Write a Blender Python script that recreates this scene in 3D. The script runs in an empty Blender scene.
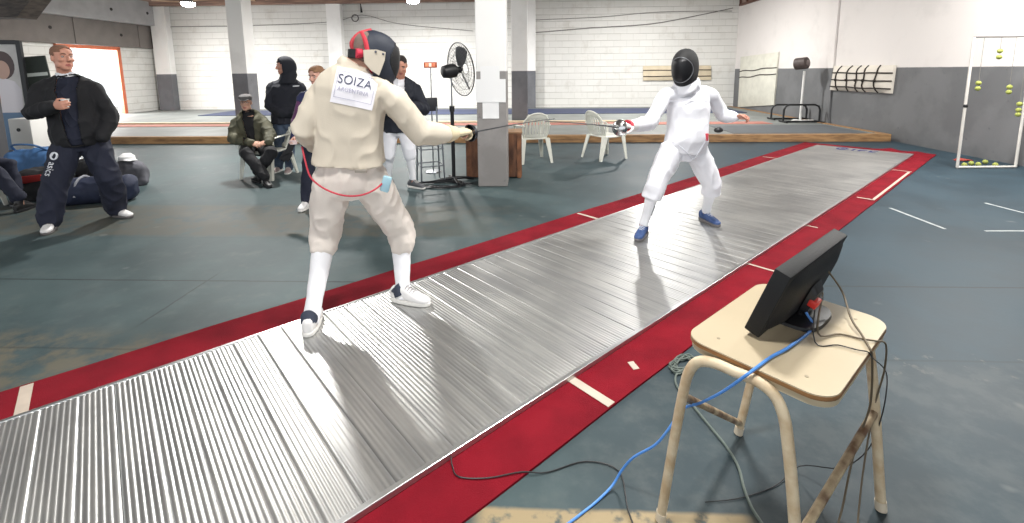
import bpy, bmesh, math, random
from mathutils import Vector, Matrix, noise
from mathutils.bvhtree import BVHTree
random.seed(7)
scene = bpy.context.scene
COL = scene.collection
V = Vector
PI = math.pi
# ------------------------------------------------------------------ camera model (pixels of the 1024x523 frame)
FPX, PY0, PITCH, ROLL, CAMH = 470.0, 140.0, math.radians(8.35), -0.0093, 1.6
def ray(x, y):
    X = (x - 512) / FPX; Y = -(y - PY0) / FPX
    c, s = math.cos(ROLL), math.sin(ROLL)
    X, Y = c * X - s * Y, s * X + c * Y
    return V((X, math.cos(PITCH) + Y * math.sin(PITCH), Y * math.cos(PITCH) - math.sin(PITCH)))
def at(x, y, Yw):
    r = ray(x, y); return r * (Yw / r.y) + V((0, 0, CAMH))
def fl(x, y, z=0.0):
    r = ray(x, y); t = (CAMH - z) / -r.z
    return r * t + V((0, 0, CAMH))
def reach(p, x, y, L, far=True):
    """the point seen at (x, y) that lies a limb's length L from joint p"""
    r = ray(x, y).normalized(); o = V((0, 0, CAMH)); w = p - o
    b = r.dot(w); d2 = w.length_squared - b * b
    q = L * L - d2
    if q <= 0:
        n = o + r * b
        return p + (n - p).normalized() * L
    t = b + math.sqrt(q) * (1 if far else -1)
    return o + r * t

# ------------------------------------------------------------------ materials
def _n(nt, t, **k):
    n = nt.nodes.new(t)
    for a, b in k.items():
        try: setattr(n, a, b)
        except Exception: pass
    return n
def s2l(c):
    return tuple((v / 12.92 if v <= .04045 else ((v + .055) / 1.055) ** 2.4) for v in (x / 255 for x in c))
MATS = {}
def mat(name, rgb, rough=.6, metal=0.0, var=0.0, vscale=6.0, bump=0.0, bscale=60.0, rgb2=None, emit=None, estr=0.0, coat=0, sheen=0, alpha=1.0, trans=0, spec=.5, stretch=(1,1,1)):
    if name in MATS: return MATS[name]
    m = bpy.data.materials.new(name); m.use_nodes = True
    nt = m.node_tree; b = nt.nodes['Principled BSDF']
    c = s2l(rgb) + (1,)
    b.inputs['Base Color'].default_value = c
    b.inputs['Roughness'].default_value = rough; b.inputs['Metallic'].default_value = metal
    b.inputs['Specular IOR Level'].default_value = spec
    if coat: b.inputs['Coat Weight'].default_value = coat
    if sheen: b.inputs['Sheen Weight'].default_value = sheen
    if alpha < 1: b.inputs['Alpha'].default_value = alpha
    if trans: b.inputs['Transmission Weight'].default_value = trans
    if emit:
        b.inputs['Emission Color'].default_value = s2l(emit) + (1,); b.inputs['Emission Strength'].default_value = estr
    tc = _n(nt, 'ShaderNodeTexCoord'); mp = _n(nt, 'ShaderNodeMapping'); mp.inputs['Scale'].default_value = stretch
    nt.links.new(tc.outputs['Object'], mp.inputs['Vector'])
    if var or rgb2:
        no = _n(nt, 'ShaderNodeTexNoise'); no.inputs['Scale'].default_value = vscale; no.inputs['Detail'].default_value = 5
        nt.links.new(mp.outputs[0], no.inputs['Vector'])
        mx = _n(nt, 'ShaderNodeMix', data_type='RGBA')
        c2 = (s2l(rgb2) + (1,)) if rgb2 else tuple(max(0, v * (1 - var)) for v in c[:3]) + (1,)
        mx.inputs['A'].default_value = c2; mx.inputs['B'].default_value = c
        rp = _n(nt, 'ShaderNodeValToRGB'); rp.color_ramp.elements[0].position = .35; rp.color_ramp.elements[1].position = .62
        nt.links.new(no.outputs['Fac'], rp.inputs[0]); nt.links.new(rp.outputs[0], mx.inputs['Factor'])
        nt.links.new(mx.outputs['Result'], b.inputs['Base Color'])
    if bump:
        nb = _n(nt, 'ShaderNodeTexNoise'); nb.inputs['Scale'].default_value = bscale; nb.inputs['Detail'].default_value = 4
        nt.links.new(mp.outputs[0], nb.inputs['Vector'])
        bp = _n(nt, 'ShaderNodeBump'); bp.inputs['Strength'].default_value = bump; bp.inputs['Distance'].default_value = .01
        nt.links.new(nb.outputs['Fac'], bp.inputs['Height']); nt.links.new(bp.outputs[0], b.inputs['Normal'])
    MATS[name] = m
    return m

# ------------------------------------------------------------------ mesh builder
ORG = {}
class MB:
    def __init__(s): s.v = []; s.f = []; s.mi = []; s.cur = 0
    def add(s, vs, fs):
        o = len(s.v); s.v += [V(v) for v in vs]
        for f in fs: s.f.append([i + o for i in f]); s.mi.append(s.cur)
        return s
    def mat(s, i): s.cur = i; return s
    def box(s, c, size, rot=None, bev=0.0):
        c = V(c); x, y, z = (V(size) / 2)
        if bev:
            bm = bmesh.new(); bmesh.ops.create_cube(bm, size=1)
            for v in bm.verts: v.co = V((v.co.x * 2 * x, v.co.y * 2 * y, v.co.z * 2 * z))
            bmesh.ops.bevel(bm, geom=bm.edges[:], offset=bev, segments=2, affect='EDGES', profile=.5)
            bm.verts.index_update()
            vs = [v.co.copy() for v in bm.verts]; fs = [[v.index for v in f.verts] for f in bm.faces]; bm.free()
        else:
            vs = [V((a * x, b * y, d * z)) for a in (-1, 1) for b in (-1, 1) for d in (-1, 1)]
            fs = [(0, 1, 3, 2), (4, 6, 7, 5), (0, 4, 5, 1), (2, 3, 7, 6), (0, 2, 6, 4), (1, 5, 7, 3)]
        if rot is not None:
            if isinstance(rot, (int, float)): rot = Matrix.Rotation(rot, 3, 'Z')
            vs = [rot @ v for v in vs]
        return s.add([v + c for v in vs], fs)
    def loft(s, secs, n=20, cap=True, ex=2.0):
        """secs: (center, a, b[, exponent]) ellipse half axes as vectors"""
        vs = []; fs = []
        for sec in secs:
            c, a, b = sec[0], sec[1], sec[2]; e = sec[3] if len(sec) > 3 else ex
            for k in range(n):
                t = 2 * PI * k / n; ct, st = math.cos(t), math.sin(t)
                if e != 2:
                    ct = math.copysign(abs(ct) ** (2 / e), ct); st = math.copysign(abs(st) ** (2 / e), st)
                vs.append(V(c) + V(a) * ct + V(b) * st)
        m = len(secs)
        for i in range(m - 1):
            for k in range(n):
                k2 = (k + 1) % n
                fs.append((i * n + k, i * n + k2, (i + 1) * n + k2, (i + 1) * n + k))
        if cap:
            fs.append(tuple(range(n))[::-1]); fs.append(tuple((m - 1) * n + k for k in range(n)))
        return s.add(vs, fs)
    def tube(s, pts, r, n=10, cap=True, closed=False, smooth=0, rnd=False):
        pts = [V(p) for p in pts]
        rs = list(r) if isinstance(r, (list, tuple)) else [r] * len(pts)
        if smooth:
            P, R = [], []; m = len(pts); last = m if closed else m - 1
            for i in range(last):
                p1, p2 = pts[i], pts[(i + 1) % m]
                p0 = pts[i - 1] if (i > 0 or closed) else p1 + (p1 - p2)
                p3 = pts[(i + 2) % m] if (i + 2 < m or closed) else p2 + (p2 - p1)
                for q in range(smooth):
                    t = q / smooth
                    P.append(.5 * ((2 * p1) + (p2 - p0) * t + (2 * p0 - 5 * p1 + 4 * p2 - p3) * t * t + (3 * p1 - p0 - 3 * p2 + p3) * t ** 3))
                    R.append(rs[i] * (1 - t) + rs[(i + 1) % m] * t)
            if not closed: P.append(pts[-1]); R.append(rs[-1])
            pts, rs = P, R
        if rnd:
            d0 = (pts[0] - pts[1]).normalized(); d1 = (pts[-1] - pts[-2]).normalized(); a, b = rs[0], rs[-1]
            pts = [pts[0] + d0 * a * .97, pts[0] + d0 * a * .72] + pts + [pts[-1] + d1 * b * .72, pts[-1] + d1 * b * .97]
            rs = [a * .25, a * .7] + rs + [b * .7, b * .25]
        m = len(pts); vs = []; fs = []; up = None
        for i in range(m):
            if closed: t = pts[(i + 1) % m] - pts[i - 1]
            else: t = pts[min(i + 1, m - 1)] - pts[max(i - 1, 0)]
            if t.length < 1e-9: t = V((0, 0, 1))
            t.normalize()
            if up is None:
                up = V((0, 0, 1)) if abs(t.z) < .9 else V((0, 1, 0))
            a = up - t * up.dot(t)
            if a.length < 1e-6: a = t.orthogonal()
            a.normalize(); b = t.cross(a); up = a
            for k in range(n):
                q = 2 * PI * k / n
                vs.append(pts[i] + (a * math.cos(q) + b * math.sin(q)) * rs[i])
        for i in range(m if closed else m - 1):
            j = (i + 1) % m
            for k in range(n):
                k2 = (k + 1) % n
                fs.append((i * n + k, i * n + k2, j * n + k2, j * n + k))
        if cap and not closed:
            fs.append(tuple(range(n))[::-1]); fs.append(tuple((m - 1) * n + k for k in range(n)))
        return s.add(vs, fs)
    def ell(s, c, r, axes=None, nu=16, nv=10):
        c = V(c); ax = axes or (V((1, 0, 0)), V((0, 1, 0)), V((0, 0, 1)))
        vs = []; fs = []
        for j in range(1, nv):
            p = PI * j / nv
            for k in range(nu):
                t = 2 * PI * k / nu
                vs.append(c + ax[0] * r[0] * math.sin(p) * math.cos(t) + ax[1] * r[1] * math.sin(p) * math.sin(t) + ax[2] * r[2] * math.cos(p))
        for j in range(nv - 2):
            for k in range(nu):
                k2 = (k + 1) % nu
                fs.append((j * nu + k, (j + 1) * nu + k, (j + 1) * nu + k2, j * nu + k2))
        vs.append(c + ax[2] * r[2]); vs.append(c - ax[2] * r[2]); T = len(vs) - 2; B = T + 1
        for k in range(nu):
            k2 = (k + 1) % nu
            fs.append((T, k, k2)); fs.append((B, (nv - 2) * nu + k2, (nv - 2) * nu + k))
        return s.add(vs, fs)
    def prism(s, poly, d):
        """closed polygon (list of 3d points) extruded along vector d"""
        n = len(poly); d = V(d); poly = [V(p) for p in poly]
        return s.add(poly + [p + d for p in poly], [tuple(range(n))[::-1], tuple(range(n, 2 * n))] + [(i, (i + 1) % n, (i + 1) % n + n, i + n) for i in range(n)])
    def mesh(s, name, mats, org=V((0, 0, 0))):
        me = bpy.data.meshes.new(name)
        me.from_pydata([tuple(v - org) for v in s.v], [], s.f); me.validate()
        for m in (mats if isinstance(mats, (list, tuple)) else [mats]): me.materials.append(m)
        if any(s.mi) and len(s.mi) == len(me.polygons):
            me.polygons.foreach_set('material_index', s.mi)
        bm = bmesh.new(); bm.from_mesh(me); bmesh.ops.recalc_face_normals(bm, faces=bm.faces[:]); bm.to_mesh(me); bm.free()
        return me
    def build(s, name, mats, parent=None, loc=None, smooth=True, kind=None, angle=40):
        org = ORG[parent.name] if parent is not None else V(loc or (0, 0, 0))
        me = s.mesh(name, mats, org)
        if smooth:
            me.polygons.foreach_set('use_smooth', [True] * len(me.polygons))
            me.set_sharp_from_angle(angle=math.radians(angle))
        return link(name, me, parent, org, kind)
def link(name, me, parent, org, kind=None):
    o = bpy.data.objects.new(name, me); COL.objects.link(o)
    if parent is not None: o.parent = parent
    else: o.location = org
    ORG[o.name] = V(org)
    if kind: o['kind'] = kind
    return o
def tag(o, label, cat, group=None):
    o['label'] = label; o['category'] = cat
    if group: o['group'] = group
    return o
def thing(name, label, cat, loc=(0, 0, 0), group=None):
    o = bpy.data.objects.new(name, None); COL.objects.link(o); o.empty_display_size = .1
    o.location = loc; ORG[o.name] = V(loc)
    return tag(o, label, cat, group)
def copy_tree(o, parent=None):
    c = o.copy(); COL.objects.link(c)
    if parent is not None: c.parent = parent
    for ch in list(o.children): copy_tree(ch, c)
    return c
def solid(mb, voxel=.01, smooth=6, wr=0.0, wf=7.0, fold=0.0, seed=0.0, stretch=(1, 1, 1), lips=None):
    """fuse overlapping closed shapes into one continuous skin; returns list(verts), list(faces)"""
    me = mb.mesh('t', [])
    o = bpy.data.objects.new('t', me); COL.objects.link(o)
    r = o.modifiers.new('r', 'REMESH'); r.mode = 'VOXEL'; r.voxel_size = voxel
    if smooth:
        q = o.modifiers.new('s', 'SMOOTH'); q.iterations = smooth; q.factor = .5
    dg = bpy.context.evaluated_depsgraph_get(); dg.update()
    m2 = bpy.data.meshes.new_from_object(o.evaluated_get(dg))
    bpy.data.objects.remove(o); bpy.data.meshes.remove(me)
    if wr or fold:
        nr = [v.normal.copy() for v in m2.vertices]
        for i, v in enumerate(m2.vertices):
            p = V((v.co.x * stretch[0], v.co.y * stretch[1], v.co.z * stretch[2])) + V((seed, seed * .7, -seed))
            d = wr * noise.noise(p * wf)
            if fold:
                d += fold * ((1 - abs(noise.noise(p * wf * 1.6 + V((9, 3, 1))))) ** 3 - .45)
            v.co += nr[i] * d
    return m2
def skin_obj(name, mb, mats, parent=None, loc=(0, 0, 0), **k):
    m = solid(mb, **k)
    org = ORG[parent.name] if parent is not None else V(loc)
    for v in m.vertices: v.co -= org
    m.name = name; m.materials.clear()
    for q in (mats if isinstance(mats, (list, tuple)) else [mats]): m.materials.append(q)
    m.polygons.foreach_set('use_smooth', [True] * len(m.polygons))
    return link(name, m, parent, org)
def bvh_of(o):
    org = ORG[o.name]; me = o.data
    return BVHTree.FromPolygons([v.co + org for v in me.vertices], [tuple(p.vertices) for p in me.polygons])
def text_mesh(body, size, spacing=1.0, ext=0.0):
    cu = bpy.data.curves.new('t', 'FONT'); cu.body = body; cu.size = size; cu.align_x = 'CENTER'; cu.align_y = 'CENTER'
    cu.space_character = spacing; cu.extrude = ext
    o = bpy.data.objects.new('t', cu); COL.objects.link(o)
    dg = bpy.context.evaluated_depsgraph_get(); dg.update()
    me = bpy.data.meshes.new_from_object(o.evaluated_get(dg))
    bpy.data.objects.remove(o); bpy.data.curves.remove(cu)
    bm = bmesh.new(); bm.from_mesh(me); bmesh.ops.triangulate(bm, faces=bm.faces[:])
    bmesh.ops.subdivide_edges(bm, edges=[e for e in bm.edges if e.calc_length() > size * .2], cuts=2, use_grid_fill=True)
    bm.verts.index_update()
    vs = [v.co.copy() for v in bm.verts]; fs = [[v.index for v in f.verts] for f in bm.faces]; bm.free(); bpy.data.meshes.remove(me)
    return vs, fs
def decal(name, vs, fs, m, parent, o, ex, ey, bvh, off=.003):
    """lay flat outline (x, y) at origin o with axes ex, ey onto a cloth surface"""
    nn = ex.cross(ey).normalized(); out = []
    for v in vs:
        p = o + ex * v[0] + ey * v[1]
        h = bvh.ray_cast(p + nn * .3, -nn, .6)
        out.append((h[0] if h[0] is not None else p) + nn * off)
    mb = MB(); mb.add(out, fs)
    return mb.build(name, m, parent, smooth=True)
def grid(w, h, nx, ny):
    vs = [((i / nx - .5) * w, (j / ny - .5) * h, 0) for j in range(ny + 1) for i in range(nx + 1)]
    fs = [(j * (nx + 1) + i, j * (nx + 1) + i + 1, (j + 1) * (nx + 1) + i + 1, (j + 1) * (nx + 1) + i) for j in range(ny) for i in range(nx)]
    return vs, fs
def rrect(w, h, r, n=6):
    out = []
    for cx, cy, a0 in ((w / 2 - r, h / 2 - r, 0), (-w / 2 + r, h / 2 - r, 90), (-w / 2 + r, -h / 2 + r, 180), (w / 2 - r, -h / 2 + r, 270)):
        for k in range(n + 1):
            a = math.radians(a0 + 90 * k / n); out.append((cx + r * math.cos(a), cy + r * math.sin(a)))
    return out
# building axes: the hall is turned a little against the camera
YAW = math.radians(-2.3)
BX = V((math.cos(YAW), math.sin(YAW), 0)); BY = V((-math.sin(YAW), math.cos(YAW), 0))
def B(x, y, z=0): return BX * x + BY * y + V((0, 0, z))
RB = Matrix.Rotation(YAW, 3, 'Z')
# piste axes
PA = math.radians(41.4)
PU = V((math.cos(PA), math.sin(PA), 0)); PN = V((-math.sin(PA), math.cos(PA), 0))
def PS(s, n, z=0): return PU * s + PN * n + V((0, 0, z))
RP = Matrix.Rotation(PA, 3, 'Z')
# ------------------------------------------------------------------ node helpers for the setting
class NT:
    def __init__(s, name):
        s.m = bpy.data.materials.new(name); s.m.use_nodes = True; s.t = s.m.node_tree
        s.b = s.t.nodes['Principled BSDF']; MATS[name] = s.m
    def l(s, a, b): s.t.links.new(a, b)
    def math(s, op, a, b=None, clamp=False):
        n = _n(s.t, 'ShaderNodeMath', operation=op); n.use_clamp = clamp
        for i, q in enumerate((a, b)):
            if q is None: continue
            if isinstance(q, (int, float)): n.inputs[i].default_value = q
            else: s.l(q, n.inputs[i])
        return n.outputs[0]
    def step(s, v, a, b):
        n = _n(s.t, 'ShaderNodeMapRange'); n.interpolation_type = 'SMOOTHSTEP'
        n.inputs['From Min'].default_value = a; n.inputs['From Max'].default_value = b
        s.l(v, n.inputs['Value']); return n.outputs['Result']
    def band(s, v, a, b, soft):
        return s.math('MULTIPLY', s.step(v, a - soft, a + soft), s.math('SUBTRACT', 1.0, s.step(v, b - soft, b + soft)))
    def noise(s, vec, scale, detail=4, rough=.55):
        n = _n(s.t, 'ShaderNodeTexNoise'); n.inputs['Scale'].default_value = scale; n.inputs['Detail'].default_value = detail
        n.inputs['Roughness'].default_value = rough
        s.l(vec, n.inputs['Vector']); return n.outputs['Fac']
    def mix(s, f, a, b):
        n = _n(s.t, 'ShaderNodeMix', data_type='RGBA')
        if isinstance(f, (int, float)): n.inputs['Factor'].default_value = f
        else: s.l(f, n.inputs['Factor'])
        for k, q in (('A', a), ('B', b)):
            if isinstance(q, tuple): n.inputs[k].default_value = s2l(q) + (1,)
            else: s.l(q, n.inputs[k])
        return n.outputs['Result']
    def coords(s):
        tc = _n(s.t, 'ShaderNodeTexCoord'); sp = _n(s.t, 'ShaderNodeSeparateXYZ'); s.l(tc.outputs['Object'], sp.inputs[0])
        return tc.outputs['Object'], sp.outputs[0], sp.outputs[1], sp.outputs[2]
    def comb(s, x, y, z=0.0):
        c = _n(s.t, 'ShaderNodeCombineXYZ')
        for i, q in enumerate((x, y, z)):
            if isinstance(q, (int, float)): c.inputs[i].default_value = q
            else: s.l(q, c.inputs[i])
        return c.outputs[0]
    def bump(s, h, strength, dist=.01):
        b = _n(s.t, 'ShaderNodeBump'); b.inputs['Strength'].default_value = strength; b.inputs['Distance'].default_value = dist
        s.l(h, b.inputs['Height']); s.l(b.outputs[0], s.b.inputs['Normal'])

def floor_mat():
    n = NT('painted_concrete'); vec, x, y, z = n.coords()
    n1 = n.noise(vec, 1.1, 6, .6); n2 = n.noise(vec, 5.0, 6, .65); n3 = n.noise(vec, 22, 3)
    base = n.mix(n.step(n1, .36, .64), (55, 69, 72), (70, 85, 87))
    base = n.mix(n.math('MULTIPLY', n.step(n2, .5, .75), .35), base, (94, 102, 100))
    base = n.mix(n.step(x, -.6, 2.6), base, n.mix(n.step(n1, .36, .64), (40, 55, 64), (49, 66, 76)))  # right side darker: the weaker lamp light there is put into the colour
    # slab joints
    w = n.math('MULTIPLY', n.math('SUBTRACT', n2, .5), .025); yw = n.math('ADD', y, w)
    j = None
    for c, hw, st in ((3.38, .009, .75), (2.47, .008, .35), (4.33, .006, .25), (5.5, .006, .25), (7.6, .008, .2)):
        b = n.math('MULTIPLY', n.band(yw, c - hw, c + hw, .006), st); j = b if j is None else n.math('MAXIMUM', j, b)
    for c in (-5.2, 4.6):
        j = n.math('MAXIMUM', j, n.math('MULTIPLY', n.band(x, c - .006, c + .006, .006), .3))
    j = n.math('MAXIMUM', j, n.math('MULTIPLY', n.math('MULTIPLY', n.band(n.math('ADD', x, w), -2.538, -2.522, .006), n.band(y, 2.75, 3.5, .1)), .6))
    # unpainted strip and worn corner on the left, chips along a joint on the right
    strip = n.math('MULTIPLY', n.band(yw, 4.38, 5.45, .06), n.math('SUBTRACT', 1.0, n.step(x, -1.6, .4)))
    strip = n.math('MULTIPLY', strip, n.step(n.math('ADD', n2, n.math('MULTIPLY', n1, .5)), .55, .8))
    worn = n.math('MULTIPLY', n.math('SUBTRACT', 1.0, n.step(n.math('ADD', yw, n.math('MULTIPLY', n1, .3)), 2.65, 2.9)), n.math('SUBTRACT', 1.0, n.step(x, -2.3, -1.9)))
    base = n.mix(n.math('MULTIPLY', strip, .8), base, (80, 78, 70))
    base = n.mix(n.math('MULTIPLY', n.math('MULTIPLY', worn, n.step(n2, .40, .60)), .8), base, (98, 92, 78))
    chips = n.math('MULTIPLY', n.band(yw, 2.3, 2.52, .05), n.step(n.noise(vec, 9, 5, .7), .58, .66))
    chips = n.math('MULTIPLY', chips, n.step(x, 1.2, 1.8))
    base = n.mix(n.math('MULTIPLY', chips, .55), base, (116, 114, 106))
    low = n.math('MULTIPLY', n.math('SUBTRACT', 1.0, n.step(yw, 2.4, 2.5)), n.step(x, -.2, .6))
    base = n.mix(n.math('MULTIPLY', low, .55), base, n.mix(n.step(n2, .42, .62), (50, 60, 66), (72, 78, 80)))
    pale = n.math('MULTIPLY', n.band(n.math('ADD', y, n.math('MULTIPLY', n2, .02)), 1.455, 1.53, .012), n.math('MULTIPLY', n.band(x, -.2, .78, .04), n.step(n.noise(vec, 14, 4), .3, .5)))
    base = n.mix(pale, base, (150, 134, 104))
    spots = n.math('MULTIPLY', n.step(n.noise(vec, 3.1, 2), .70, .76), .5)
    base = n.mix(spots, base, (112, 116, 114))
    base = n.mix(j, base, (30, 36, 38))
    n.l(base, n.b.inputs['Base Color'])
    n.l(n.math('ADD', n.math('MULTIPLY', n1, .25), .42), n.b.inputs['Roughness'])
    n.b.inputs['Specular IOR Level'].default_value = .25
    n.bump(n3, .12, .004)
    return n.m
def block_mat(name, ax, c1, c2, mort, grey=None):
    """painted concrete blocks in courses"""
    n = NT(name); vec, x, y, z = n.coords()
    u = x if ax == 'x' else y
    br = _n(n.t, 'ShaderNodeTexBrick'); n.l(n.comb(u, z), br.inputs['Vector'])
    br.inputs['Scale'].default_value = 1.0; br.inputs['Brick Width'].default_value = .5; br.inputs['Row Height'].default_value = .25
    br.inputs['Mortar Size'].default_value = .009; br.inputs['Mortar Smooth'].default_value = .3
    br.inputs['Color1'].default_value = s2l(c1) + (1,); br.inputs['Color2'].default_value = s2l(c2) + (1,); br.inputs['Mortar'].default_value = s2l(mort) + (1,)
    d = n.noise(vec, 1.6, 6, .65)
    fz = n.math('FRACT', n.math('DIVIDE', n.math('ADD', z, n.math('MULTIPLY', d, .012)), .25))
    row = n.math('MULTIPLY', n.math('ADD', n.math('SUBTRACT', 1.0, n.step(fz, .0, .05)), n.step(fz, .96, 1.0), True), n.math('ADD', n.math('MULTIPLY', n.step(n.noise(vec, .9, 3), .35, .6), .5), .35))
    col = n.mix(n.math('MULTIPLY', n.step(d, .52, .74), .35), br.outputs['Color'], (168, 160, 148))
    col = n.mix(row, col, (140, 138, 134))
    if grey: col = n.mix(n.step(z, 1.595, 1.605), grey, col)
    n.l(col, n.b.inputs['Base Color']); n.b.inputs['Roughness'].default_value = .75
    n.bump(n.math('ADD', n.math('MULTIPLY', br.outputs['Fac'], -1.0), n.math('MULTIPLY', n.noise(vec, 30, 3), .3)), .5, .012)
    return n.m
def plaster_mat(name, white, grey, zz=1.6):
    n = NT(name); vec, x, y, z = n.coords()
    d = n.noise(vec, 1.3, 6, .6); e = n.noise(vec, 9, 4)
    w = n.mix(n.math('MULTIPLY', n.step(d, .5, .72), .3), white, tuple(int(v * .86) for v in white))
    g = n.mix(n.step(d, .4, .62), grey, tuple(min(255, int(v * 1.12)) for v in grey))
    g = n.mix(n.math('MULTIPLY', n.step(e, .66, .74), .4), g, tuple(int(v * .7) for v in grey))
    n.l(n.mix(n.step(n.math('ADD', z, n.math('MULTIPLY', n.math('SUBTRACT', e, .5), .01)), zz - .006, zz + .006), g, w), n.b.inputs['Base Color'])
    n.b.inputs['Roughness'].default_value = .6
    n.bump(e, .15, .01)
    return n.m
def bstruct(name, x0, x1, y0, y1, z0, z1, m, bev=0.0):
    """a box of the hall, in the hall's own axes"""
    o = MB().box(((x0 + x1) / 2, (y0 + y1) / 2, (z0 + z1) / 2), (x1 - x0, y1 - y0, z1 - z0), bev=bev).build(name, m, smooth=False)
    o.rotation_euler.z = YAW; o['kind'] = 'structure'
    return o
WHITE = (214, 212, 208); GREY = (98, 98, 100)
XL, XR, YB, YC = -15.3, 7.95, 18.8, 10.45
ZR = .15
M_blockx = block_mat('white_blocks_back', 'x', (216, 215, 211), (211, 210, 206), (204, 203, 198))
M_blocky = block_mat('white_blocks_left', 'y', (216, 215, 211), (211, 210, 206), (204, 203, 198))
M_plaster = plaster_mat('plaster_two_tone', (216, 211, 208), (96, 97, 99))
M_pillar = plaster_mat('pillar_two_tone', (238, 237, 235), (132, 128, 126), 1.6)
M_floor = floor_mat()
M_raised = mat('raised_floor_paint', (120, 124, 122), .55, var=.25, vscale=1.5, bump=.1, bscale=20)
M_curb = mat('curb_wood', (158, 122, 82), .7, rgb2=(112, 82, 54), vscale=3, bump=.25, bscale=30, stretch=(1, 6, 6))
M_ceil = mat('ceiling_boards', (150, 140, 130), .8, var=.2, vscale=2)
M_beam = mat('beam_timber', (146, 116, 100), .7, rgb2=(108, 84, 76), vscale=4, stretch=(.4, 5, 5))
M_slab = mat('slab_concrete', (172, 172, 174), .75, var=.14, vscale=2.5, bump=.2, bscale=18)
M_slab2 = mat('lintel_concrete', (118, 112, 108), .75, var=.16, vscale=2.5, bump=.2, bscale=18)
M_frame = mat('door_frame_orange', (206, 112, 78), .5, var=.15)

bstruct('floor', -17, 12, -4, YC + .2, -.1, 0, M_floor)
bstruct('floor_raised', XL, XR - .12, YC + .14, YB, 0, ZR, M_raised)
bstruct('trim_1', XL, XR - .1, YC, YC + .16, 0, ZR + .015, M_curb, .008)
bstruct('trim_2', XR - .24, XR - .1, YC + .16, YB - .1, .0, ZR + .015, M_curb, .008)
bstruct('wall_back', XL - .2, XR + .2, YB, YB + .2, 0, 5.2, M_blockx)
bstruct('wall_right', XR, XR + .2, -4, YB, 0, 5.2, M_plaster)
# left wall with its doorway: piers, concrete lintel band and the parapet above it
DY0, DY1 = 14.85, 17.1
bstruct('wall_left', XL - .2, XL, 5.0, DY0, 0, 2.62, M_blocky)
bstruct('wall_left_far', XL - .2, XL, DY1, YB, 0, 2.62, M_blocky)
o = MB()
o.box((XL - .08, 11.9, 3.06), (.5, 13.8, .88), bev=.01)
for yy in (12.6, 15.4, 18.0): o.box((XL + .18, yy, 3.06), (.04, .06, .86))
o = o.build('wall_left_lintel', M_slab2, smooth=False); o.rotation_euler.z = YAW; o['kind'] = 'structure'
o = MB().box((XL + .0, 11.9, 3.95), (.9, 13.8, .9), bev=.01)
o = o.build('wall_left_parapet', M_slab, smooth=False); o.rotation_euler.z = YAW; o['kind'] = 'structure'
mh = mat('drain_hole_dark', (42, 40, 40), .8)
for k, (yy, zz, xx) in enumerate(((14.2, 3.95, .451), (16.6, 3.9, .451), (18.2, 3.95, .451), (14.6, 3.1, .172), (17.2, 3.05, .172))):
    m_ = MB().tube([(XL + xx - .03, yy, zz), (XL + xx + .006, yy, zz)], .055, 12).build('trim_%d' % (20 + k), mh, smooth=False)
    m_.rotation_euler.z = YAW; m_['kind'] = 'structure'
d = MB()
for yy in (DY0, DY1): d.box((XL + .02, yy, 1.36), (.16, .14, 2.44), bev=.01)
d.box((XL + .02, (DY0 + DY1) / 2, 2.55), (.16, DY1 - DY0 + .14, .12), bev=.01)
d = d.build('door_1', M_frame, smooth=False); d.rotation_euler.z = YAW; d['kind'] = 'structure'
# daylight yard outside the doorway
bstruct('floor_outside', XL - 6, XL - .1, 11, 21, -.05, ZR - .01, mat('yard_concrete', (196, 194, 188), .8, var=.1))
# ceiling, beam under it
bstruct('ceiling', XL, XR, -4, YB, 5.1, 5.25, M_ceil)
b = MB()
b.box(((XL - 1.1) / 2, YB - .35, 4.42), (-1.1 - XL, .25, .36), bev=.01)
b = b.build('ceiling_beam', M_beam, smooth=False); b.rotation_euler.z = YAW; b['kind'] = 'structure'
p = MB()
for k in range(9):
    p.box((XL + 1.2 + k * 1.5, YB - .55, 4.40 + .03 * (k % 2)), (1.1, .06, .045), rot=Matrix.Rotation(.06 * (-1) ** k, 3, 'Y'))
p = p.build('ceiling_battens', mat('batten_pine', (196, 164, 138), .6, var=.2), smooth=False); p.rotation_euler.z = YAW; p['kind'] = 'structure'
# pilasters on the back wall and free columns
def col(name, xc, y0, w, dd, m=None, z0=ZR):
    o = bstruct(name, xc - w / 2, xc + w / 2, y0, y0 + dd, z0, 5.1, m or M_plaster_col, .012); return o
M_plaster_col = plaster_mat('column_two_tone', (232, 231, 229), (98, 99, 103))
def bx(px, Y): q = at(px, 140, Y); return q.dot(BX)
for k, (px, w) in enumerate(((162, .62), (339, .56), (531.5, .34))):
    bstruct('trim_%d' % (3 + k), bx(px, 18.6) - w / 2, bx(px, 18.6) + w / 2, YB - .3, YB, ZR, 5.1, M_plaster_col, .012)
col('pillar_far', bx(520, 13.5), 13.5, .46, .46)
col('pillar_left', bx(247, 13.8), 13.4, .46, .5)
o = bstruct('pillar_near', -.735, -.325, 6.4, 6.82, 0, 5.1, M_pillar, .012)
# plaster joint and window on the right wall
bstruct('trim_8', XR - .05, XR, 12.75, 12.95, ZR, 5.1, M_plaster, .006)
w = MB()
for k in range(4): w.box((XR - .03, 16.9 + k * .55, 4.42), (.1, .06, .92))
for zz in (3.98, 4.86): w.box((XR - .03, 17.73, zz), (.1, 1.75, .07))
w = w.build('window_1', mat('window_frame_brown', (96, 62, 50), .5), smooth=False); w.rotation_euler.z = YAW; w['kind'] = 'structure'
g = MB().box((XR - .015, 17.73, 4.42), (.02, 1.62, .84)).build('window_1_glass', mat('window_glass_dusty', (150, 128, 116), .25), smooth=False)
g.rotation_euler.z = YAW; g['kind'] = 'structure'

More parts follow.
